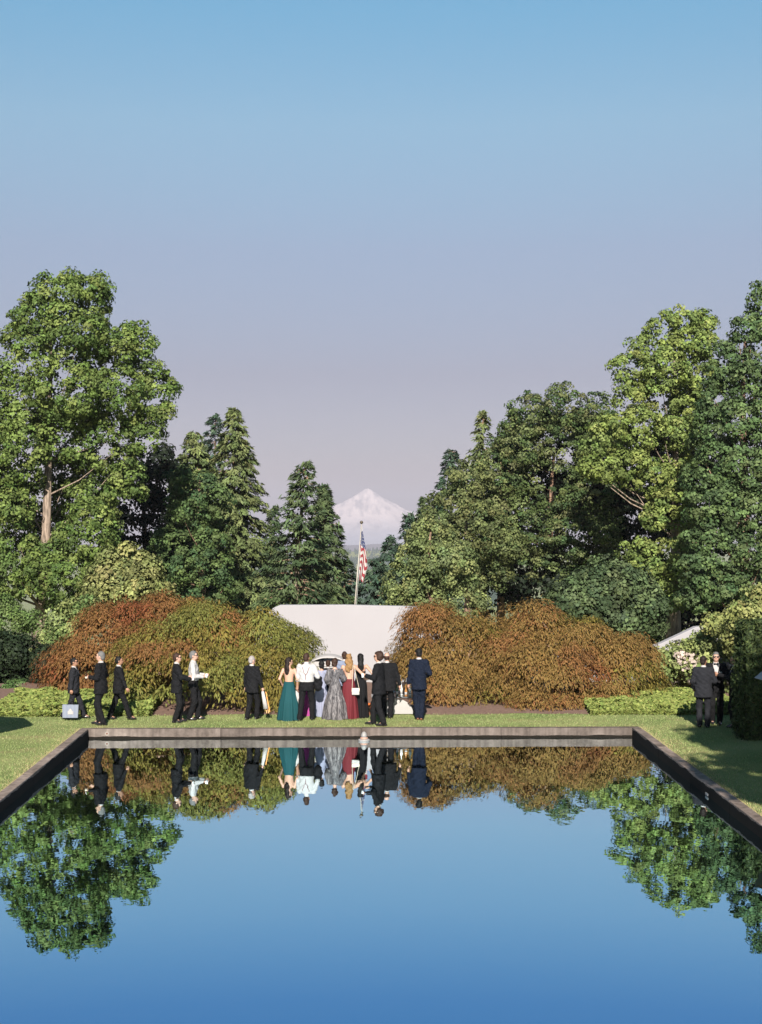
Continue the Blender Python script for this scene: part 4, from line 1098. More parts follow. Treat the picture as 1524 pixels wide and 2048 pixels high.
def person(label, px, feet_y, head_y, heading, jacket='black', trousers='black', shirt='white', hair='black', hair_style='short', skin=0,
           hands=None, feet=None, head_yaw=0.0, girth=1.0, female=False, dress=None, shades=False, tie=None, pocket=False, braces=False,
           shoe='shoe', dress_top='low_back', sleeves=True, dress_w=1.0, seed=0, D=None, lean=0.0, group='wedding guests by the pool', feet_dir=(0, 0)):
    if D is None: loc = G(px, feet_y)
    else: loc = G(px, feet_y); 
    h = (feet_y-head_y)*(loc.y/FPX)
    sc = h/1.79
    rz = R(heading)
    t = thing('person', label, 'person', loc, rz, group)
    t.scale = (sc, sc, sc)
    W = .90 if female else 1.0
    g = girth
    hd = hands or {}
    sh = {s: Vector((s*.185*W*(.5+.5*g), 0, 1.435)) for s in (-1, 1)}
    arm = {}
    for s in (-1, 1):
        tgt = hd.get(s, (s*.27*(.4+.6*g), .03, .80))
        hint = (s*.5, -1, -.2)
        el, wr = ik(sh[s], tgt, .285, .255, hint)
        arm[s] = (sh[s], el, wr)
    ft = feet or {}
    leg = {}
    for s in (-1, 1):
        an = Vector(ft.get(s, (s*.095, 0.0, .085)))
        kn, an = ik((s*.09*W, 0, .90), an, .42, .42, (s*.12, 1, 0))
        leg[s] = (Vector((s*.09*W, 0, .90)), kn, an)
    hy = R(head_yaw); sk = SKIN[skin]
    lo = [-.75, -.75, -.02]; hi = [.75, .75, 1.86]
    allp = [p for s in (-1, 1) for p in arm[s]+leg[s]]
    lo[0] = min(-.34, min(p.x for p in allp)-.2); hi[0] = max(.34, max(p.x for p in allp)+.2)
    lo[1] = min(-.30, min(p.y for p in allp)-.2); hi[1] = max(.30, max(p.y for p in allp)+.22)
    # --- body, one continuous skin
    f = Field(lo, hi, .0105)
    bw = (.93 if not female else .86)
    f.loft([(.84, .165, .115, -.01), (.93, .172, .122, -.012), (1.08, .135, .098, 0), (1.20, .145, .10, .005), (1.32, .165, .112, .008), (1.42, .165, .09, -.005), (1.47, .10, .07, -.01)], .04, bw, bw)
    f.cone((0, -.015, 1.42), (0, .005, 1.58), .062*(.9 if female else 1), .052*(.9 if female else 1), .04)
    for s in (-1, 1):
        a, e, w_ = arm[s]
        f.cone(a, e, .052*W, .042*W, .03); f.cone(e, w_, .041*W, .028*W, .02)
        fd = (w_-e).normalized()
        side = Vector((-s, .25, 0)); side = (side-fd*side.dot(fd)).normalized()
        nrm = fd.cross(side)*s
        pc = w_+fd*.05
        f.cone(w_, w_+fd*.075, .026, .032, .012)
        f.cone(w_+side*.015, pc+fd*.03+side*.02, .022, .022, .012)
        for q, (o, ln) in enumerate(((-.030, .062), (-.010, .074), (.011, .078), (.031, .068))):
            ax = fd.cross(side).normalized()
            k0 = w_+fd*.085+ax*o
            k1 = k0+fd*ln*.55+side*ln*.28
            k2 = k1+fd*ln*.25+side*ln*.45
            f.cone(k0, k1, .0105, .0100, .004); f.cone(k1, k2, .0100, .0090, .004)
        ax = fd.cross(side).normalized()*(1 if (fd.cross(side)).y > 0 else -1)
        th0 = w_+fd*.03+ax*.022; th1 = th0+fd*.035+ax*.028; th2 = th1+fd*.034+side*.012
        f.cone(th0, th1, .013, .012, .01); f.cone(th1, th2, .0115, .010, .004)
        hp, kn, an = leg[s]
        f.cone(hp, kn, .078*W, .052*W, .04); f.cone(kn, an, .052*W, .036*W, .02)
        f.cone(an, an+Vector((0, .12, -.045)), .036, .03, .02)
    f.ell((0, -.005, 1.672), (.074, .094, .112), .02, hy)
    f.ell((0, .036, 1.612), (.054, .060, .060), .03, hy)
    f.ell((0, .100, 1.648), (.014, .024, .026), .012, hy)
    f.ell((0, .075, 1.700), (.055, .022, .020), .02, hy)
    f.ell((0, .082, 1.590), (.022, .018, .018), .02, hy)
    for s in (-1, 1): f.ell((s*.077, -.005, 1.652), (.012, .022, .034), .006, hy)
    f.mesh('body', sk, t, .35)
    ch, shh = math.cos(hy), math.sin(hy)
    def hr(x, y, z): return (ch*x-shh*y, shh*x+ch*y, z)
    if shades:
        mb = MB()
        for s in (-1, 1): mb.ellipsoid(hr(s*.034, .097, 1.678), (.031, .014, .020), 10, 6)
        mb.tube([hr(-.078, 0, 1.685), hr(-.07, .085, 1.683), hr(.07, .085, 1.683), hr(.078, 0, 1.685)], .005, 5)
        mb.build('sunglasses', CLOTH['glass_black'], t, True)
    else:
        for s in (-1, 1): MB().ellipsoid(hr(s*.032, .088, 1.676), (.014, .009, .008), 8, 6).build('eye', M['eye'], t, True)
    MB().ellipsoid(hr(0, .092, 1.612), (.024, .010, .007), 8, 6).build('mouth', M['lip'], t, True)
    # --- hair
    f = Field((-.22, -.26, 1.18), (.22, .22, 1.84), .0085)
    def face_cut(X, Y, Z, front=.022, top=1.725):
        y = -shh*X+ch*Y
        return np.minimum(y-front-(Z-1.62)*.18, np.maximum(top-Z, y-.088))
    if hair_style in ('short', 'curly'):
        big = 1.0 if hair_style == 'short' else 1.17
        f.ell((0, -.012, 1.688), (.083*big, .100*big, .106*big), .02, hy)
        f.ell((0, -.055, 1.630), (.070*big, .052*big, .062), .02, hy)
        f.ripple(.012 if hair_style == 'curly' else .0045, seed+2.0)
        f.cut(lambda X, Y, Z: np.maximum(face_cut(X, Y, Z), 1.578-(.05 if hair_style == 'curly' else 0)-Z))
    elif hair_style == 'bald':
        f.ell((0, -.02, 1.66), (.080, .092, .09), .02, hy)
        f.cut(lambda X, Y, Z: np.maximum(np.maximum((-shh*X+ch*Y)+.01, 1.60-Z), Z-1.70))
    elif hair_style == 'long':
        f.ell((0, -.014, 1.688), (.088, .106, .108), .02, hy)
        f.ell((0, -.06, 1.60), (.088, .06, .10), .04, hy)
        f.ell((0, -.10, 1.45), (.085, .045, .16), .05, hy*.5)
        f.ripple(.006, 1.0)
        f.cut(lambda X, Y, Z: face_cut(X, Y, Z))
    elif hair_style == 'wavy':
        f.ell((0, -.014, 1.690), (.094, .112, .112), .02, hy)
        f.ell((0, -.07, 1.58), (.11, .065, .11), .04, hy)
        f.ell((.02, -.10, 1.46), (.10, .05, .13), .05, hy*.5)
        f.ell((-.03, -.11, 1.37), (.07, .04, .09), .05, hy*.5)
        f.ripple(.014, 3.0)
        f.cut(lambda X, Y, Z: face_cut(X, Y, Z))
    elif hair_style == 'bob':
        f.ell((0, -.02, 1.685), (.094, .108, .112), .02, hy)
        f.ell((0, -.06, 1.60), (.085, .06, .06), .03, hy)
        f.ripple(.008, 4.0)
        f.cut(lambda X, Y, Z: np.maximum(face_cut(X, Y, Z), 1.55-Z))
    f.mesh('hair', HAIR[hair], t, .5)
    # --- dress
    if dress:
        mat = CLOTH[dress]
        n, rows = 72, 22
        ztop = 1.10
        ph = rng.uniform(0, 6.28, 4)
        V = []
        for j in range(rows+1):
            s = j/rows; z = ztop+(.012-ztop)*s
            rx = np.interp(z, [0, .5, .90, 1.02, 1.12], [.30*dress_w, .245*dress_w, .182, .160, .135])
            ry = np.interp(z, [0, .5, .90, 1.02, 1.12], [.26*dress_w, .20*dress_w, .140, .118, .104])
            for i in range(n):
                a = 2*math.pi*i/n
                pl = 1+(.075*math.sin(9*a+ph[0]+.8*s)+.045*math.sin(17*a+ph[1])+.03*math.sin(5*a+ph[2]+s*2))*min(1, s*1.4)
                V.append((math.cos(a)*rx*pl, math.sin(a)*ry*pl-.005, z+(.012*math.sin(5*a+ph[3]) if j == rows else 0)))
        F = [(j*n+i, j*n+(i+1) % n, (j+1)*n+(i+1) % n, (j+1)*n+i) for j in range(rows) for i in range(n)]
        mesh_np('skirt', V, F, mat, t, smooth=True)
        f = Field((-.42, -.35, .98), (.42, .4, 1.56), .0105)
        f.loft([(1.0, .172, .130, 0), (1.08, .150, .114, 0), (1.20, .158, .116, .005), (1.32, .178, .128, .008), (1.42, .172, .104, -.005), (1.47, .11, .082, -.01)], .02, bw, bw)
        if dress_top == 'full':
            for s in (-1, 1):
                a, e, w_ = arm[s]; f.cone(a, e, .075, .085, .03); f.cone(e, e.lerp(w_, .45), .085, .10, .02)
            f.ripple(.006, 5); f.cut(lambda X, Y, Z: Z-1.475)
        elif dress_top == 'low_back':
            f.cut(lambda X, Y, Z: np.maximum(Z-1.43, np.minimum(-.02-Y, 20.0)) if False else np.maximum(Z-1.43+np.abs(X)*.2, np.minimum(.01-Y, Z-1.10)))
        elif dress_top == 'tube':
            f.cut(lambda X, Y, Z: Z-(1.30+.03*Y))
        f.mesh('bodice', mat, t, .4)
        for s in (-1, 1):
            MB().ellipsoid((s*.08, .12, .035), (.035, .10, .03), 10, 6).build('shoe', CLOTH['gold_chain'], t, True)
        return t
    # --- trousers and shoes
    f = Field(lo, hi, .0115)
    f.loft([(.80, .165*g, .120*g, -.01), (.90, .182*g, .132*g, -.012), (1.045, .160*g, .120*g, 0)], .03)
    for s in (-1, 1):
        hp, kn, an = leg[s]
        f.cone(hp, kn, .098, .078, .04); f.cone(kn, an+Vector((0, 0, -.005)), .077, .070, .03)
    f.ripple(.0065, seed+1.0)
    minz = min(leg[-1][2].z, leg[1][2].z)
    f.cut(lambda X, Y, Z: np.maximum(.035-Z, Z-1.05))
    f.mesh('trousers', CLOTH[trousers], t, .4)
    for s, fdir in zip((-1, 1), feet_dir):
        an = leg[s][2]
        tilt = 0 if an.z < .10 else -min(.9, (an.z-.085)*5)
        rot = Matrix.Rotation(R(fdir)-s*.12*0, 3, 'Z') @ Matrix.Rotation(tilt, 3, 'X')
        def shp(v):
            v = Vector((v.x*(1-.25*max(0, v.y)/.15), v.y, max(v.z, -.034)))
            if v.y > .02 and v.z > 0: v.z *= .75
            return v
        mb = MB(); mb.ellipsoid((0, 0, 0), (.048, .150, .052), 14, 10, fn=shp)
        mb.V = [tuple(an + rot @ (Vector(v)+Vector((0, .062, -.048)))) for v in mb.V]
        mb.build('shoe', CLOTH[shoe], t, True)
    torso = [(.995, .186, .136, -.006), (1.10, .180, .130, 0), (1.32, .206, .134, .006), (1.43, .192, .104, -.006), (1.485, .105, .082, -.012), (1.50, .09, .075, -.012)]
    # --- shirt
    if shirt:
        f = Field((lo[0], lo[1], .98), (hi[0], hi[1], 1.60), .0105)
        f.loft([(z, rx-(.016 if jacket else 0), ry-(.016 if jacket else 0), yc) for z, rx, ry, yc in torso], .03, g, g)
        if not jacket:
            for s in (-1, 1):
                a, e, w_ = arm[s]; f.cone(a, e, .070, .062, .03); f.cone(e, e.lerp(w_, .90), .060, .045, .03)
            f.ripple(.006, seed)
        f.cone((0, -.016, 1.47), (0, -.004, 1.535), .069, .066, .015)
        f.cut(lambda X, Y, Z: np.maximum(Z-1.545-(-Y)*.25, (1.03 if not jacket else 1.0)-Z))
        f.mesh('shirt', CLOTH[shirt], t, .45)
    if jacket:
        f = Field((lo[0]-.03, lo[1]-.03, .72), (hi[0]+.03, hi[1]+.03, 1.56), .0105)
        jk = [(.76, .212, .150, -.008), (.90, .208, .148, -.008), (1.04, .192, .140, -.004)] + torso[1:]
        f.loft(jk, .03, g, g)
        for s in (-1, 1):
            a, e, w_ = arm[s]
            f.cone(a+Vector((-s*.01, 0, -.01)), e, .076, .062, .045); f.cone(e, e.lerp(w_, .93), .061, .050, .03)
            f.cone((s*.05, -.01, 1.475), a+Vector((0, 0, .02)), .045, .055, .04)
        f.ripple(.0075, seed+3.0)
        f.cone((0, -.022, 1.475), (0, -.02, 1.50), .078, .074, .02)
        f.cut(lambda X, Y, Z: np.maximum(.765-Z, Z-1.515))
        f.cut(lambda X, Y, Z: -np.maximum(np.maximum(np.abs(X)-(Z-1.10)*.20, .02-Y), 1.10-Z))
        f.cut(lambda X, Y, Z: -np.maximum(np.maximum(np.abs(X)-(.93-Z)*.28, .05-Y), Z-.93))
        f.mesh('jacket', CLOTH[jacket], t, .45)
    if tie == 'bow':
        mb = MB()
        for s in (-1, 1): mb.ellipsoid((s*.032, .085, 1.50), (.032, .012, .018), 8, 6)
        mb.ellipsoid((0, .09, 1.50), (.011, .012, .012), 8, 6)
        mb.build('bow_tie', CLOTH['black'], t, True)
    if pocket:
        MB().box(-.135, -.075, .118*g, .126*g+.008, 1.285, 1.315).build('pocket_square', CLOTH['white'], t)
    if braces:
        mb = MB()
        yb = -.139
        for s in (-1, 1):
            mb.tube([(s*.10, -.055, 1.475), (s*.085, -.118, 1.40), (s*.04, yb, 1.27), (0, yb-.004, 1.22)], .009, 5)
        mb.tube([(0, yb-.004, 1.22), (0, -.138, 1.12), (0, -.138, 1.035)], .010, 5)
        mb.build('braces', CLOTH['strap'], t)
    return t
# ------------------------------------------------------------------ the guests
RIGHT, LEFT, AWAY, TOWARD = -90, 90, 0, 180
step = lambda a, b_, za=.085, zb=.085: {-1: (-.085, a, za), 1: (.085, b_, zb)}
p1 = person('man in charcoal suit and sunglasses carrying a blue striped bag', 148, 1438, 1316, RIGHT, 'charcoal', 'charcoal', hair='black', shades=True, skin=1,
       feet=step(.28, -.30, .085, .14), hands={1: (.30, -.04, .78)}, girth=1.15, seed=1, tie='bow')
p2 = person('grey haired man in black suit holding a dark bottle, facing left', 201, 1450, 1303, 80, 'black', 'black', hair='grey', skin=2,
       feet=step(-.10, .06), hands={-1: (-.10, .25, 1.17), 1: (.20, .20, 1.12)}, girth=1.08, seed=2)
p3 = person('dark haired man in black suit striding behind the man with the bottle', 238, 1440, 1313, -80, 'black', 'black', hair='black', skin=1,
       feet=step(-.26, .30, .10, .085), hands={1: (.27, .22, .86)}, girth=1.12, seed=3)
p4 = person('man in black suit and glasses reaching forward beside the man in white shirt', 354, 1445, 1306, -80, 'black', 'black', hair='brown', skin=2, shades=True,
       hands={1: (.14, .33, 1.12), -1: (-.16, .28, 1.14)}, feet=step(.06, -.06), seed=4, tie='bow')
p5 = person('grey haired man in white shirt and black trousers without a jacket', 387, 1440, 1302, RIGHT, None, 'black', hair='grey', skin=2,
       hands={1: (.16, .27, 1.14), -1: (-.12, .28, 1.16)}, feet=step(.10, -.10), seed=5, tie='bow', shades=True)
p6 = person('white haired man in black suit carrying rolled papers, seen from behind', 504, 1439, 1312, -35, 'black', 'black', hair='white', skin=2, head_yaw=-15,
       hands={1: (.30, .12, .82)}, feet=step(-.12, .10), seed=6, girth=1.02)
p7 = person('woman with long dark hair in a backless teal gown', 578, 1440, 1315, -10, hair='dark', hair_style='long', female=True, dress='teal', skin=0, head_yaw=-55,
       hands={1: (.22, .12, .98), -1: (-.22, .10, 1.0)}, dress_w=1.12, seed=7)
p8 = person('man in white shirt with dark braces and black trousers, seen from behind', 613, 1441, 1306, -8, None, 'black', hair='brown', skin=1, braces=True, head_yaw=-15,
       hands={-1: (-.27, .06, .80), 1: (.24, .22, 1.08)}, feet={-1: (-.17, -.10, .085), 1: (.14, .06, .085)}, seed=8, girth=1.08)
p10 = person('woman with dark bun in lavender lace dress half hidden by the man in braces', 643, 1432, 1321, 5, hair='black', hair_style='bob', female=True, dress='lavender', dress_top='full', skin=0, seed=10,
       hands={1: (.18, .24, 1.1)})
p9 = person('woman in magenta dress glimpsed behind the man in braces', 607, 1431, 1325, 20, hair='brown', hair_style='bob', female=True, dress='magenta', dress_top='tube', skin=1, seed=9)
p11 = person('man with square brown haircut at the bar behind the silver gown', 656, 1424, 1320, 10, 'black', 'black', hair='brown', skin=1, seed=11)
p12 = person('woman with short brown hair in a shiny silver gown', 670, 1438, 1316, -12, hair='brown', hair_style='bob', female=True, dress='silver', dress_top='full', skin=2, head_yaw=-10,
       hands={1: (.20, .30, 1.08), -1: (-.2, .16, .98)}, dress_w=1.22, seed=12)
p13 = person('man in blue grey suit beyond the blonde woman', 689, 1422, 1303, 8, 'blue_grey', 'black', hair='brown', skin=1, seed=13)
p14 = person('blonde woman with bare back and long maroon skirt', 698, 1437, 1308, -6, hair='blonde', hair_style='wavy', female=True, dress='maroon', dress_top='low_back', skin=0,
       hands={1: (.40, .08, 1.16), -1: (-.2, .16, .98)}, dress_w=.86, seed=14)
p15 = person('woman with straight dark hair in a strapless black gown', 721, 1435, 1307, 4, hair='black', hair_style='long', female=True, dress='black', dress_top='tube', skin=0,
       hands={1: (.32, .12, 1.12), -1: (-.26, .14, 1.1)}, dress_w=.78, seed=15)
p17 = person('large bald man in black suit behind the curly haired man', 774, 1437, 1305, -10, 'black', 'black', hair='brown', hair_style='bald', skin=2, girth=1.28,
       hands={1: (.36, .05, .84)}, feet=step(.0, .0), seed=17)
p16 = person('curly haired man in black suit and glasses walking left by the kerb', 757, 1451, 1303, 75, 'black', 'black', hair='brown', hair_style='curly', skin=0, shades=True,
       hands={-1: (-.14, .28, 1.22), 1: (.14, .24, 1.12)}, feet={-1: (-.10, -.16, .085), 1: (.09, .16, .085)}, girth=1.1, seed=16, pocket=True)
p18 = person('man in navy suit with brown shoes standing alone, seen from behind', 838, 1440, 1296, 0, 'navy', 'navy', hair='black', skin=1, shoe='brown_shoe',
       hands={1: (.20, .20, 1.06), -1: (-.27, .03, .80)}, feet={-1: (-.03, .0, .085), 1: (.05, -.04, .085)}, seed=18, girth=.94)
p19 = person('man in dark grey suit with his back turned near the hedge', 1407, 1455, 1311, -14, 'charcoal', 'charcoal', hair='dark', skin=1, head_yaw=-18,
       hands={1: (.22, .22, 1.05), -1: (-.24, .16, .96)}, seed=19, girth=1.1)
p20 = person('grey haired man in tuxedo and sunglasses facing the pool', 1432, 1449, 1303, 170, 'black', 'black', hair='grey', skin=2, shades=True, tie='bow', pocket=True,
       hands={-1: (-.36, .16, 1.0), 1: (.2, .2, 1.0)}, feet=step(.05, -.06), seed=20)
p21 = person('person in dark suit mostly hidden behind the clipped hedge', 1470, 1455, 1308, 85, 'black', 'black', hair='dark', skin=1,
       hands={-1: (-.1, .40, 1.30), 1: (.18, .38, 1.26)}, feet=step(.02, -.05), seed=21)

def hand_world(p, local):
    bpy.context.view_layer.update()
    return p.matrix_world @ Vector(local)

# ------------------------------------------------------------------ things the guests carry
def carried():
    # striped paper bag
    h = hand_world(p1, (.32, -.02, .70))
    t = thing('paper_bag', 'blue and white striped paper bag with a white emblem', 'bag', (h.x+.0, h.y-.06, h.z-.54))
    m, n, l, b = new_mat('striped_paper')
    tc = n.new('ShaderNodeTexCoord'); wv = n.new('ShaderNodeTexWave'); wv.inputs['Scale'].default_value = 9; wv.bands_direction = 'X'
    l.new(tc.outputs['Object'], wv.inputs['Vector'])
    cr = n.new('ShaderNodeValToRGB'); cr.color_ramp.elements[0].position = .45; cr.color_ramp.elements[0].color = (.070, .092, .150, 1)
    cr.color_ramp.elements[1].position = .55; cr.color_ramp.elements[1].color = (.155, .170, .205, 1)
    l.new(wv.outputs['Fac'], cr.inputs[0]); l.new(cr.outputs[0], b.inputs['Base Color']); b.inputs['Roughness'].default_value = .6
    q = MB()
    q.V = [(-.20, -.06, 0), (.19, -.06, 0), (.19, .06, 0), (-.20, .06, 0), (-.21, -.05, .335), (.205, -.05, .325), (.205, .05, .325), (-.21, .05, .335)]
    q.F = [(0, 3, 2, 1), (0, 1, 5, 4), (1, 2, 6, 5), (2, 3, 7, 6), (3, 0, 4, 7)]
    o = q.build('bag_body', m, t); s = o.modifiers.new('t', 'SOLIDIFY'); s.thickness = .004
    MB().prism([(-.075, .09), (.075, .09), (.06, .13), (.085, .15), (.04, .18), (.03, .215), (0, .24), (-.03, .215), (-.04, .18), (-.085, .15), (-.06, .13)], -.0655, -.0600).build('emblem', CLOTH['white'], t)
    for y in (-.05, .05):
        MB().tube([(-.08, y, .33), (-.06, y*.6, .45), (0, y*.2, .52), (.06, y*.6, .45), (.08, y, .33)], .005, 6).build('handle', CLOTH['black'], t)
    # beer bottle
    h = hand_world(p2, (-.09, .33, 1.16))
    t = thing('glass_bottle', 'dark brown bottle held by the grey haired man', 'bottle', h)
    MB().lathe([(.028, -.08), (.031, -.07), (.031, .04), (.014, .09), (.012, .15), (.014, .155)], 14).build('bottle_body', plain('brown_glass', (.03, .012, .006), .08, .6), t, True)
    MB().lathe([(.032, -.03), (.0322, .02)], 14).build('bottle_label', CLOTH['gold_chain'], t, True)
    # rolled papers
    h = hand_world(p6, (.31, .14, .76))
    t = thing('paper_roll', 'bundle of white papers with orange edge in the white haired man\'s hand', 'papers', h)
    dirv = Vector((.10, -.02, -.50))
    for k, (dx, r0, r1) in enumerate(((0, .035, .07), (.02, .02, .05))):
        MB().tube([Vector((dx-.03, -.03-k*.02, .04)), Vector((dx-.03, -.03-k*.02, .04))+dirv*.9], [r0, r1], 9).build('paper_sheet', M['white_cloth'], t, True)
    MB().tube([Vector((.055, -.04, .03)), Vector((.055, -.04, .03))+dirv*1.04], [.012, .016], 6).build('orange_edge', plain('orange_card', (.55, .25, .08), .7), t)
    for k in range(2):
        MB().tube([dirv*.88+Vector((-.03+.04*k, -.03, .04)), dirv*1.14+Vector((-.03+.05*k, -.03, .04))], [.012, .012], 6).build('handle', plain('tan_stick_%d' % k, (.45, .28, .14), .6), t)
    # white cloth held by man in braces
    h = hand_world(p8, (-.30, .05, .76))
    t = thing('white_napkin', 'crumpled white cloth hanging from the hand of the man in braces', 'cloth', h)
    V = []; nn = 12
    for j in range(10):
        s = j/9
        for i in range(nn):
            a = 2*math.pi*i/nn
            r = .03+.11*math.sin(min(1, s*1.7)*math.pi*.62)*(1-.55*max(0, s-.5)*2)
            V.append((math.cos(a)*r*(1+.25*math.sin(3*a+s*4))-.01, math.sin(a)*r*.45, .02-.40*s-.05*math.sin(2*a)*s))
    F = [(j*nn+i, j*nn+(i+1) % nn, (j+1)*nn+(i+1) % nn, (j+1)*nn+i) for j in range(9) for i in range(nn)]
    mesh_py('cloth', V, F, M['white_cloth'], t, True)
    # folded black jacket over his arm
    h = hand_world(p8, (.26, .12, 1.12))
    t = thing('folded_jacket', 'black jacket folded over the right arm of the man in braces', 'jacket', h)
    f = Field((-.2, -.2, -.42), (.22, .22, .14), .014)
    f.ell((.02, 0, -.02), (.11, .15, .09), .04); f.ell((.03, -.02, -.17), (.12, .11, .18), .05); f.ripple(.012, 2)
    f.mesh('jacket_cloth', CLOTH['black'], t, .5)
    # handbag with long strap
    h = hand_world(p14, (.20, -.15, .80))
    t = thing('white_handbag', 'small white handbag on a long strap between maroon and black gowns', 'handbag', h)
    MB().box(-.10, .10, -.035, .035, -.12, .06).build('bag_body', M['white_cloth'], t, bevel=.02)
    MB().box(-.102, .102, -.042, -.0352, -.03, .058).build('flap', CLOTH['gold_chain'], t, bevel=.004)
    for s in (-1, 1):
        MB().tube([(s*.09, 0, .05), (s*.05-.03, -.01, .36), (-.06+s*.01, .02, .66)], .006, 5).build('strap', CLOTH['gold_chain'], t)
    # clear tumblers
    glass = plain('tumbler_glass', (.55, .55, .55), .05, .6)
    for nm, p, lc in (('clear tumbler held by the reaching man in black suit', p4, (.14, .40, 1.14)), ('clear tumbler held by the man in the white shirt', p5, (.15, .35, 1.16)), ('clear tumbler held by the curly haired man', p16, (-.13, .36, 1.21))):
        h = hand_world(p, lc)
        t = thing('drinking_glass', nm, 'glass', h)
        MB().lathe([(.027, -.05), (.033, .05), (.031, .05), (.025, -.042)], 14).build('glass_wall', glass, t, True)
        MB().lathe([(.025, -.04), (.029, .015)], 12).build('drink', plain('amber_drink', (.25, .12, .04), .1, .5), t, True)
carried()

# ------------------------------------------------------------------ bar behind the guests
def bar():
    g = G(790, 1433)
    t = thing('bar_table', 'low bar table with white half-round front to the right of the bald man', 'table', (g.x, g.y+.35, 0))
    n = 18
    poly = [(.50*math.cos(math.pi*i/n), .02+.42*math.sin(math.pi*i/n)) for i in range(n+1)]
    MB().prism(poly[::-1][::-1], -.02, .02).build('round_panel', M['white_paint'], t, bevel=.006)
    MB().box(-.62, .62, -.12, .55, .455, .485).build('table_top', plain('dark_glass_top', (.05, .055, .06), .15, .5), t, bevel=.006)
    for x in (-.56, .56):
        for y in (.05, .48):
            MB().tube([(x, y, 0), (x, y, .455)], .02, 8).build('leg', CLOTH['black'], t)
    cols = [('clear bottle with blue label', (.10, .22, .34)), ('green wine bottle', (.03, .07, .03)), ('short clear bottle', (.5, .52, .52)), ('amber bottle', (.25, .11, .03)), ('tall pale bottle', (.45, .48, .42))]
    for i, (nm, c) in enumerate(cols):
        x = .06+.115*i; y = .08+.09*(i % 3); s = 1+.12*((i*7) % 3)
        o = thing('bar_bottle', nm+' on the low bar table', 'bottle', (g.x+x-.10, g.y+.35+y, .487), group='bottles on the bar table')
        MB().lathe([(.034, 0), (.036, .01), (.036, .15*s), (.013, .20*s), (.012, .27*s), (.014, .275*s)], 12).build('bottle_body', plain('glass_%d' % i, c, .08, .6), o, True)
        MB().lathe([(.0365, .04), (.0365, .11*s)], 12).build('bottle_label', M['white_paint'], o, True)
    # small serving cart with a domed white canopy beyond the silver gown
    D = 41.5
    a = P(655, 1308, D); left = P(620, 1322, D); right = P(694, 1322, D)
    cx = (left.x+right.x)/2; w = (right.x-left.x)/2
    t = thing('serving_cart', 'serving cart with low domed white canopy behind the crowd', 'cart', (cx, D, 0))
    V = []; nu, nv = 20, 6
    for j in range(nv+1):
        y = -.5+1.0*j/nv
        for i in range(nu+1):
            q = -1+2*i/nu
            V.append((w*q, y, left.z+(a.z-left.z)*(1-abs(q)**2.2)*(1-.25*(2*j/nv-1)**2)))
    F = [(j*(nu+1)+i, j*(nu+1)+i+1, (j+1)*(nu+1)+i+1, (j+1)*(nu+1)+i) for j in range(nv) for i in range(nu)]
    o = mesh_py('canopy', V, F, M['white_cloth'], t, True); s = o.modifiers.new('t', 'SOLIDIFY'); s.thickness = .015
    MB().box(-w*.97, w*.97, -.49, -.47, left.z-.10, left.z+.03).box(-w*.97, w*.97, .47, .49, left.z-.10, left.z+.03).build('valance', M['white_cloth'], t)['kind'] = 'stuff'
    for x in (-w*.9, w*.9):
        for y in (-.42, .42): MB().tube([(x, y, .6), (x, y, left.z+.04)], .014, 6).build('post', M['white_paint'], t)
    MB().box(-w*.96, w*.96, -.465, .465, .22, left.z+.004).build('cart_body', M['white_paint'], t, bevel=.01)
    for x in (-w*.6, w*.6):
        q = MB(); q.tube([(x, -.50, .17), (x, -.46, .17)], .17, 18); q.build('wheel', CLOTH['black'], t)
    # pot of red and orange flowers by the bar
    g = G(738, 1432)
    t = thing('flower_pot', 'pot of red and orange flowers on the bed behind the curly haired man', 'plant pot', (g.x, g.y+.15, 0))
    MB().lathe([(.08, .0), (.11, .16), (.12, .17), (.10, .16)], 16).build('pot', plain('terracotta', (.30, .12, .07), .8), t, True)
    n = 260; u = rand_unit(n); u[:, 2] = np.abs(u[:, 2])
    leaf_mesh('blossoms', u*np.array([.15, .15, .14])+np.array([0, 0, .17]), unit(u+rng.normal(scale=.4, size=(n, 3))), rand_unit(n), .05, .04, pick_color(n, [(.5, .06, .03), (.55, .2, .05), (.06, .12, .03)]), M['leaf'], t)
bar()
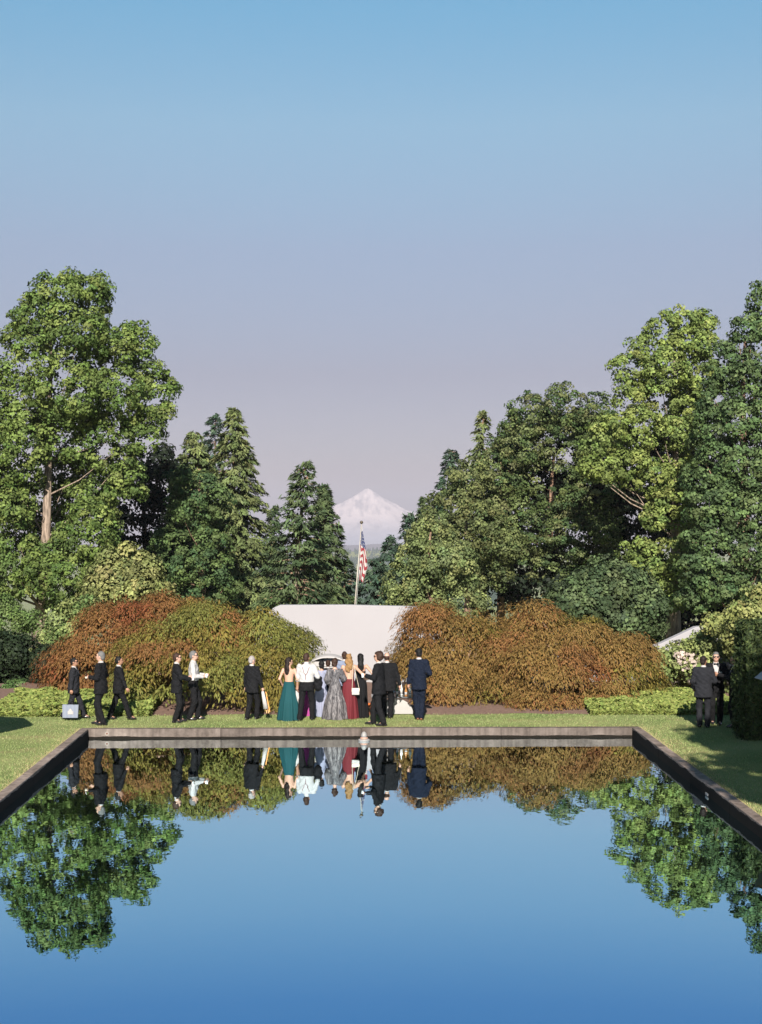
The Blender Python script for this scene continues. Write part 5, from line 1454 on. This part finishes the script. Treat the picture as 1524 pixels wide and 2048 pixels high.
# stone bench at the left edge; shade put into its darkened colour
def bench():
    c = P(22, 1366, 48.0)
    t = thing('stone_bench', 'stone bench at the left edge, deep shade put into its colour', 'bench', (c.x, 47.0, 0))
    MB().box(-.75, .75, -.22, .22, .40, .48).build('seat', plain('bench_stone', (.10, .10, .11), .8, var=.2), t, bevel=.01)
    for x in (-.5, .5): MB().box(x-.09, x+.09, -.17, .17, 0, .398).build('leg', plain('bench_leg_stone', (.08, .08, .09), .8, var=.2), t, bevel=.01)
bench()

# ------------------------------------------------------------------ short grass standing on the lawn and over the kerb edge
def grass():
    n = 54000
    # strips along the kerbs and the far lawn
    k = n//3
    yy = rng.uniform(PY1+KW, BED0, k); xx = rng.uniform(-9.5, 11, k)
    y2 = rng.uniform(19, PY1+KW, k); x2 = PX0-KW-rng.random(k)**2.4*2.4
    y3 = rng.uniform(19, PY1+KW, k); x3 = PX1+KW+rng.random(k)**2.4*2.4
    x = np.r_[xx, x2, x3]; y = np.r_[yy, y2, y3]; n = len(x)
    hh = rng.uniform(.018, .045, n); a = rng.uniform(0, np.pi, n); w = .007
    dx, dy = np.cos(a)*w, np.sin(a)*w
    lean = rng.normal(scale=.018, size=(n, 2))
    V = np.stack([np.stack([x-dx, y-dy, np.full(n, .001)], -1), np.stack([x+dx, y+dy, np.full(n, .001)], -1), np.stack([x+lean[:, 0], y+lean[:, 1], hh], -1)], 1).reshape(-1, 3)
    col = pick_color(n, [(0.18, 0.23, 0.085), (0.23, 0.26, 0.11), (0.28, 0.265, 0.14)], [4, 3, 1.2], .25)
    near = np.minimum(np.abs(x-(PX0-KW)), np.abs(x-(PX1+KW))); near = np.where(y > PY1+KW, y-(PY1+KW), near)
    dry = (rng.random(n) < np.exp(-near/.16)*.8)
    col[dry] = pick_color(int(dry.sum()), [(0.30, 0.25, 0.13), (0.34, 0.27, 0.16)], None, .2)
    o = mesh_np('grass', V, np.arange(n*3).reshape(-1, 3), M['leaf'], None, col=np.repeat(col, 3, 0))
    tag(o, 'short mown grass blades along the pool kerb', 'grass', kind='stuff')
grass()
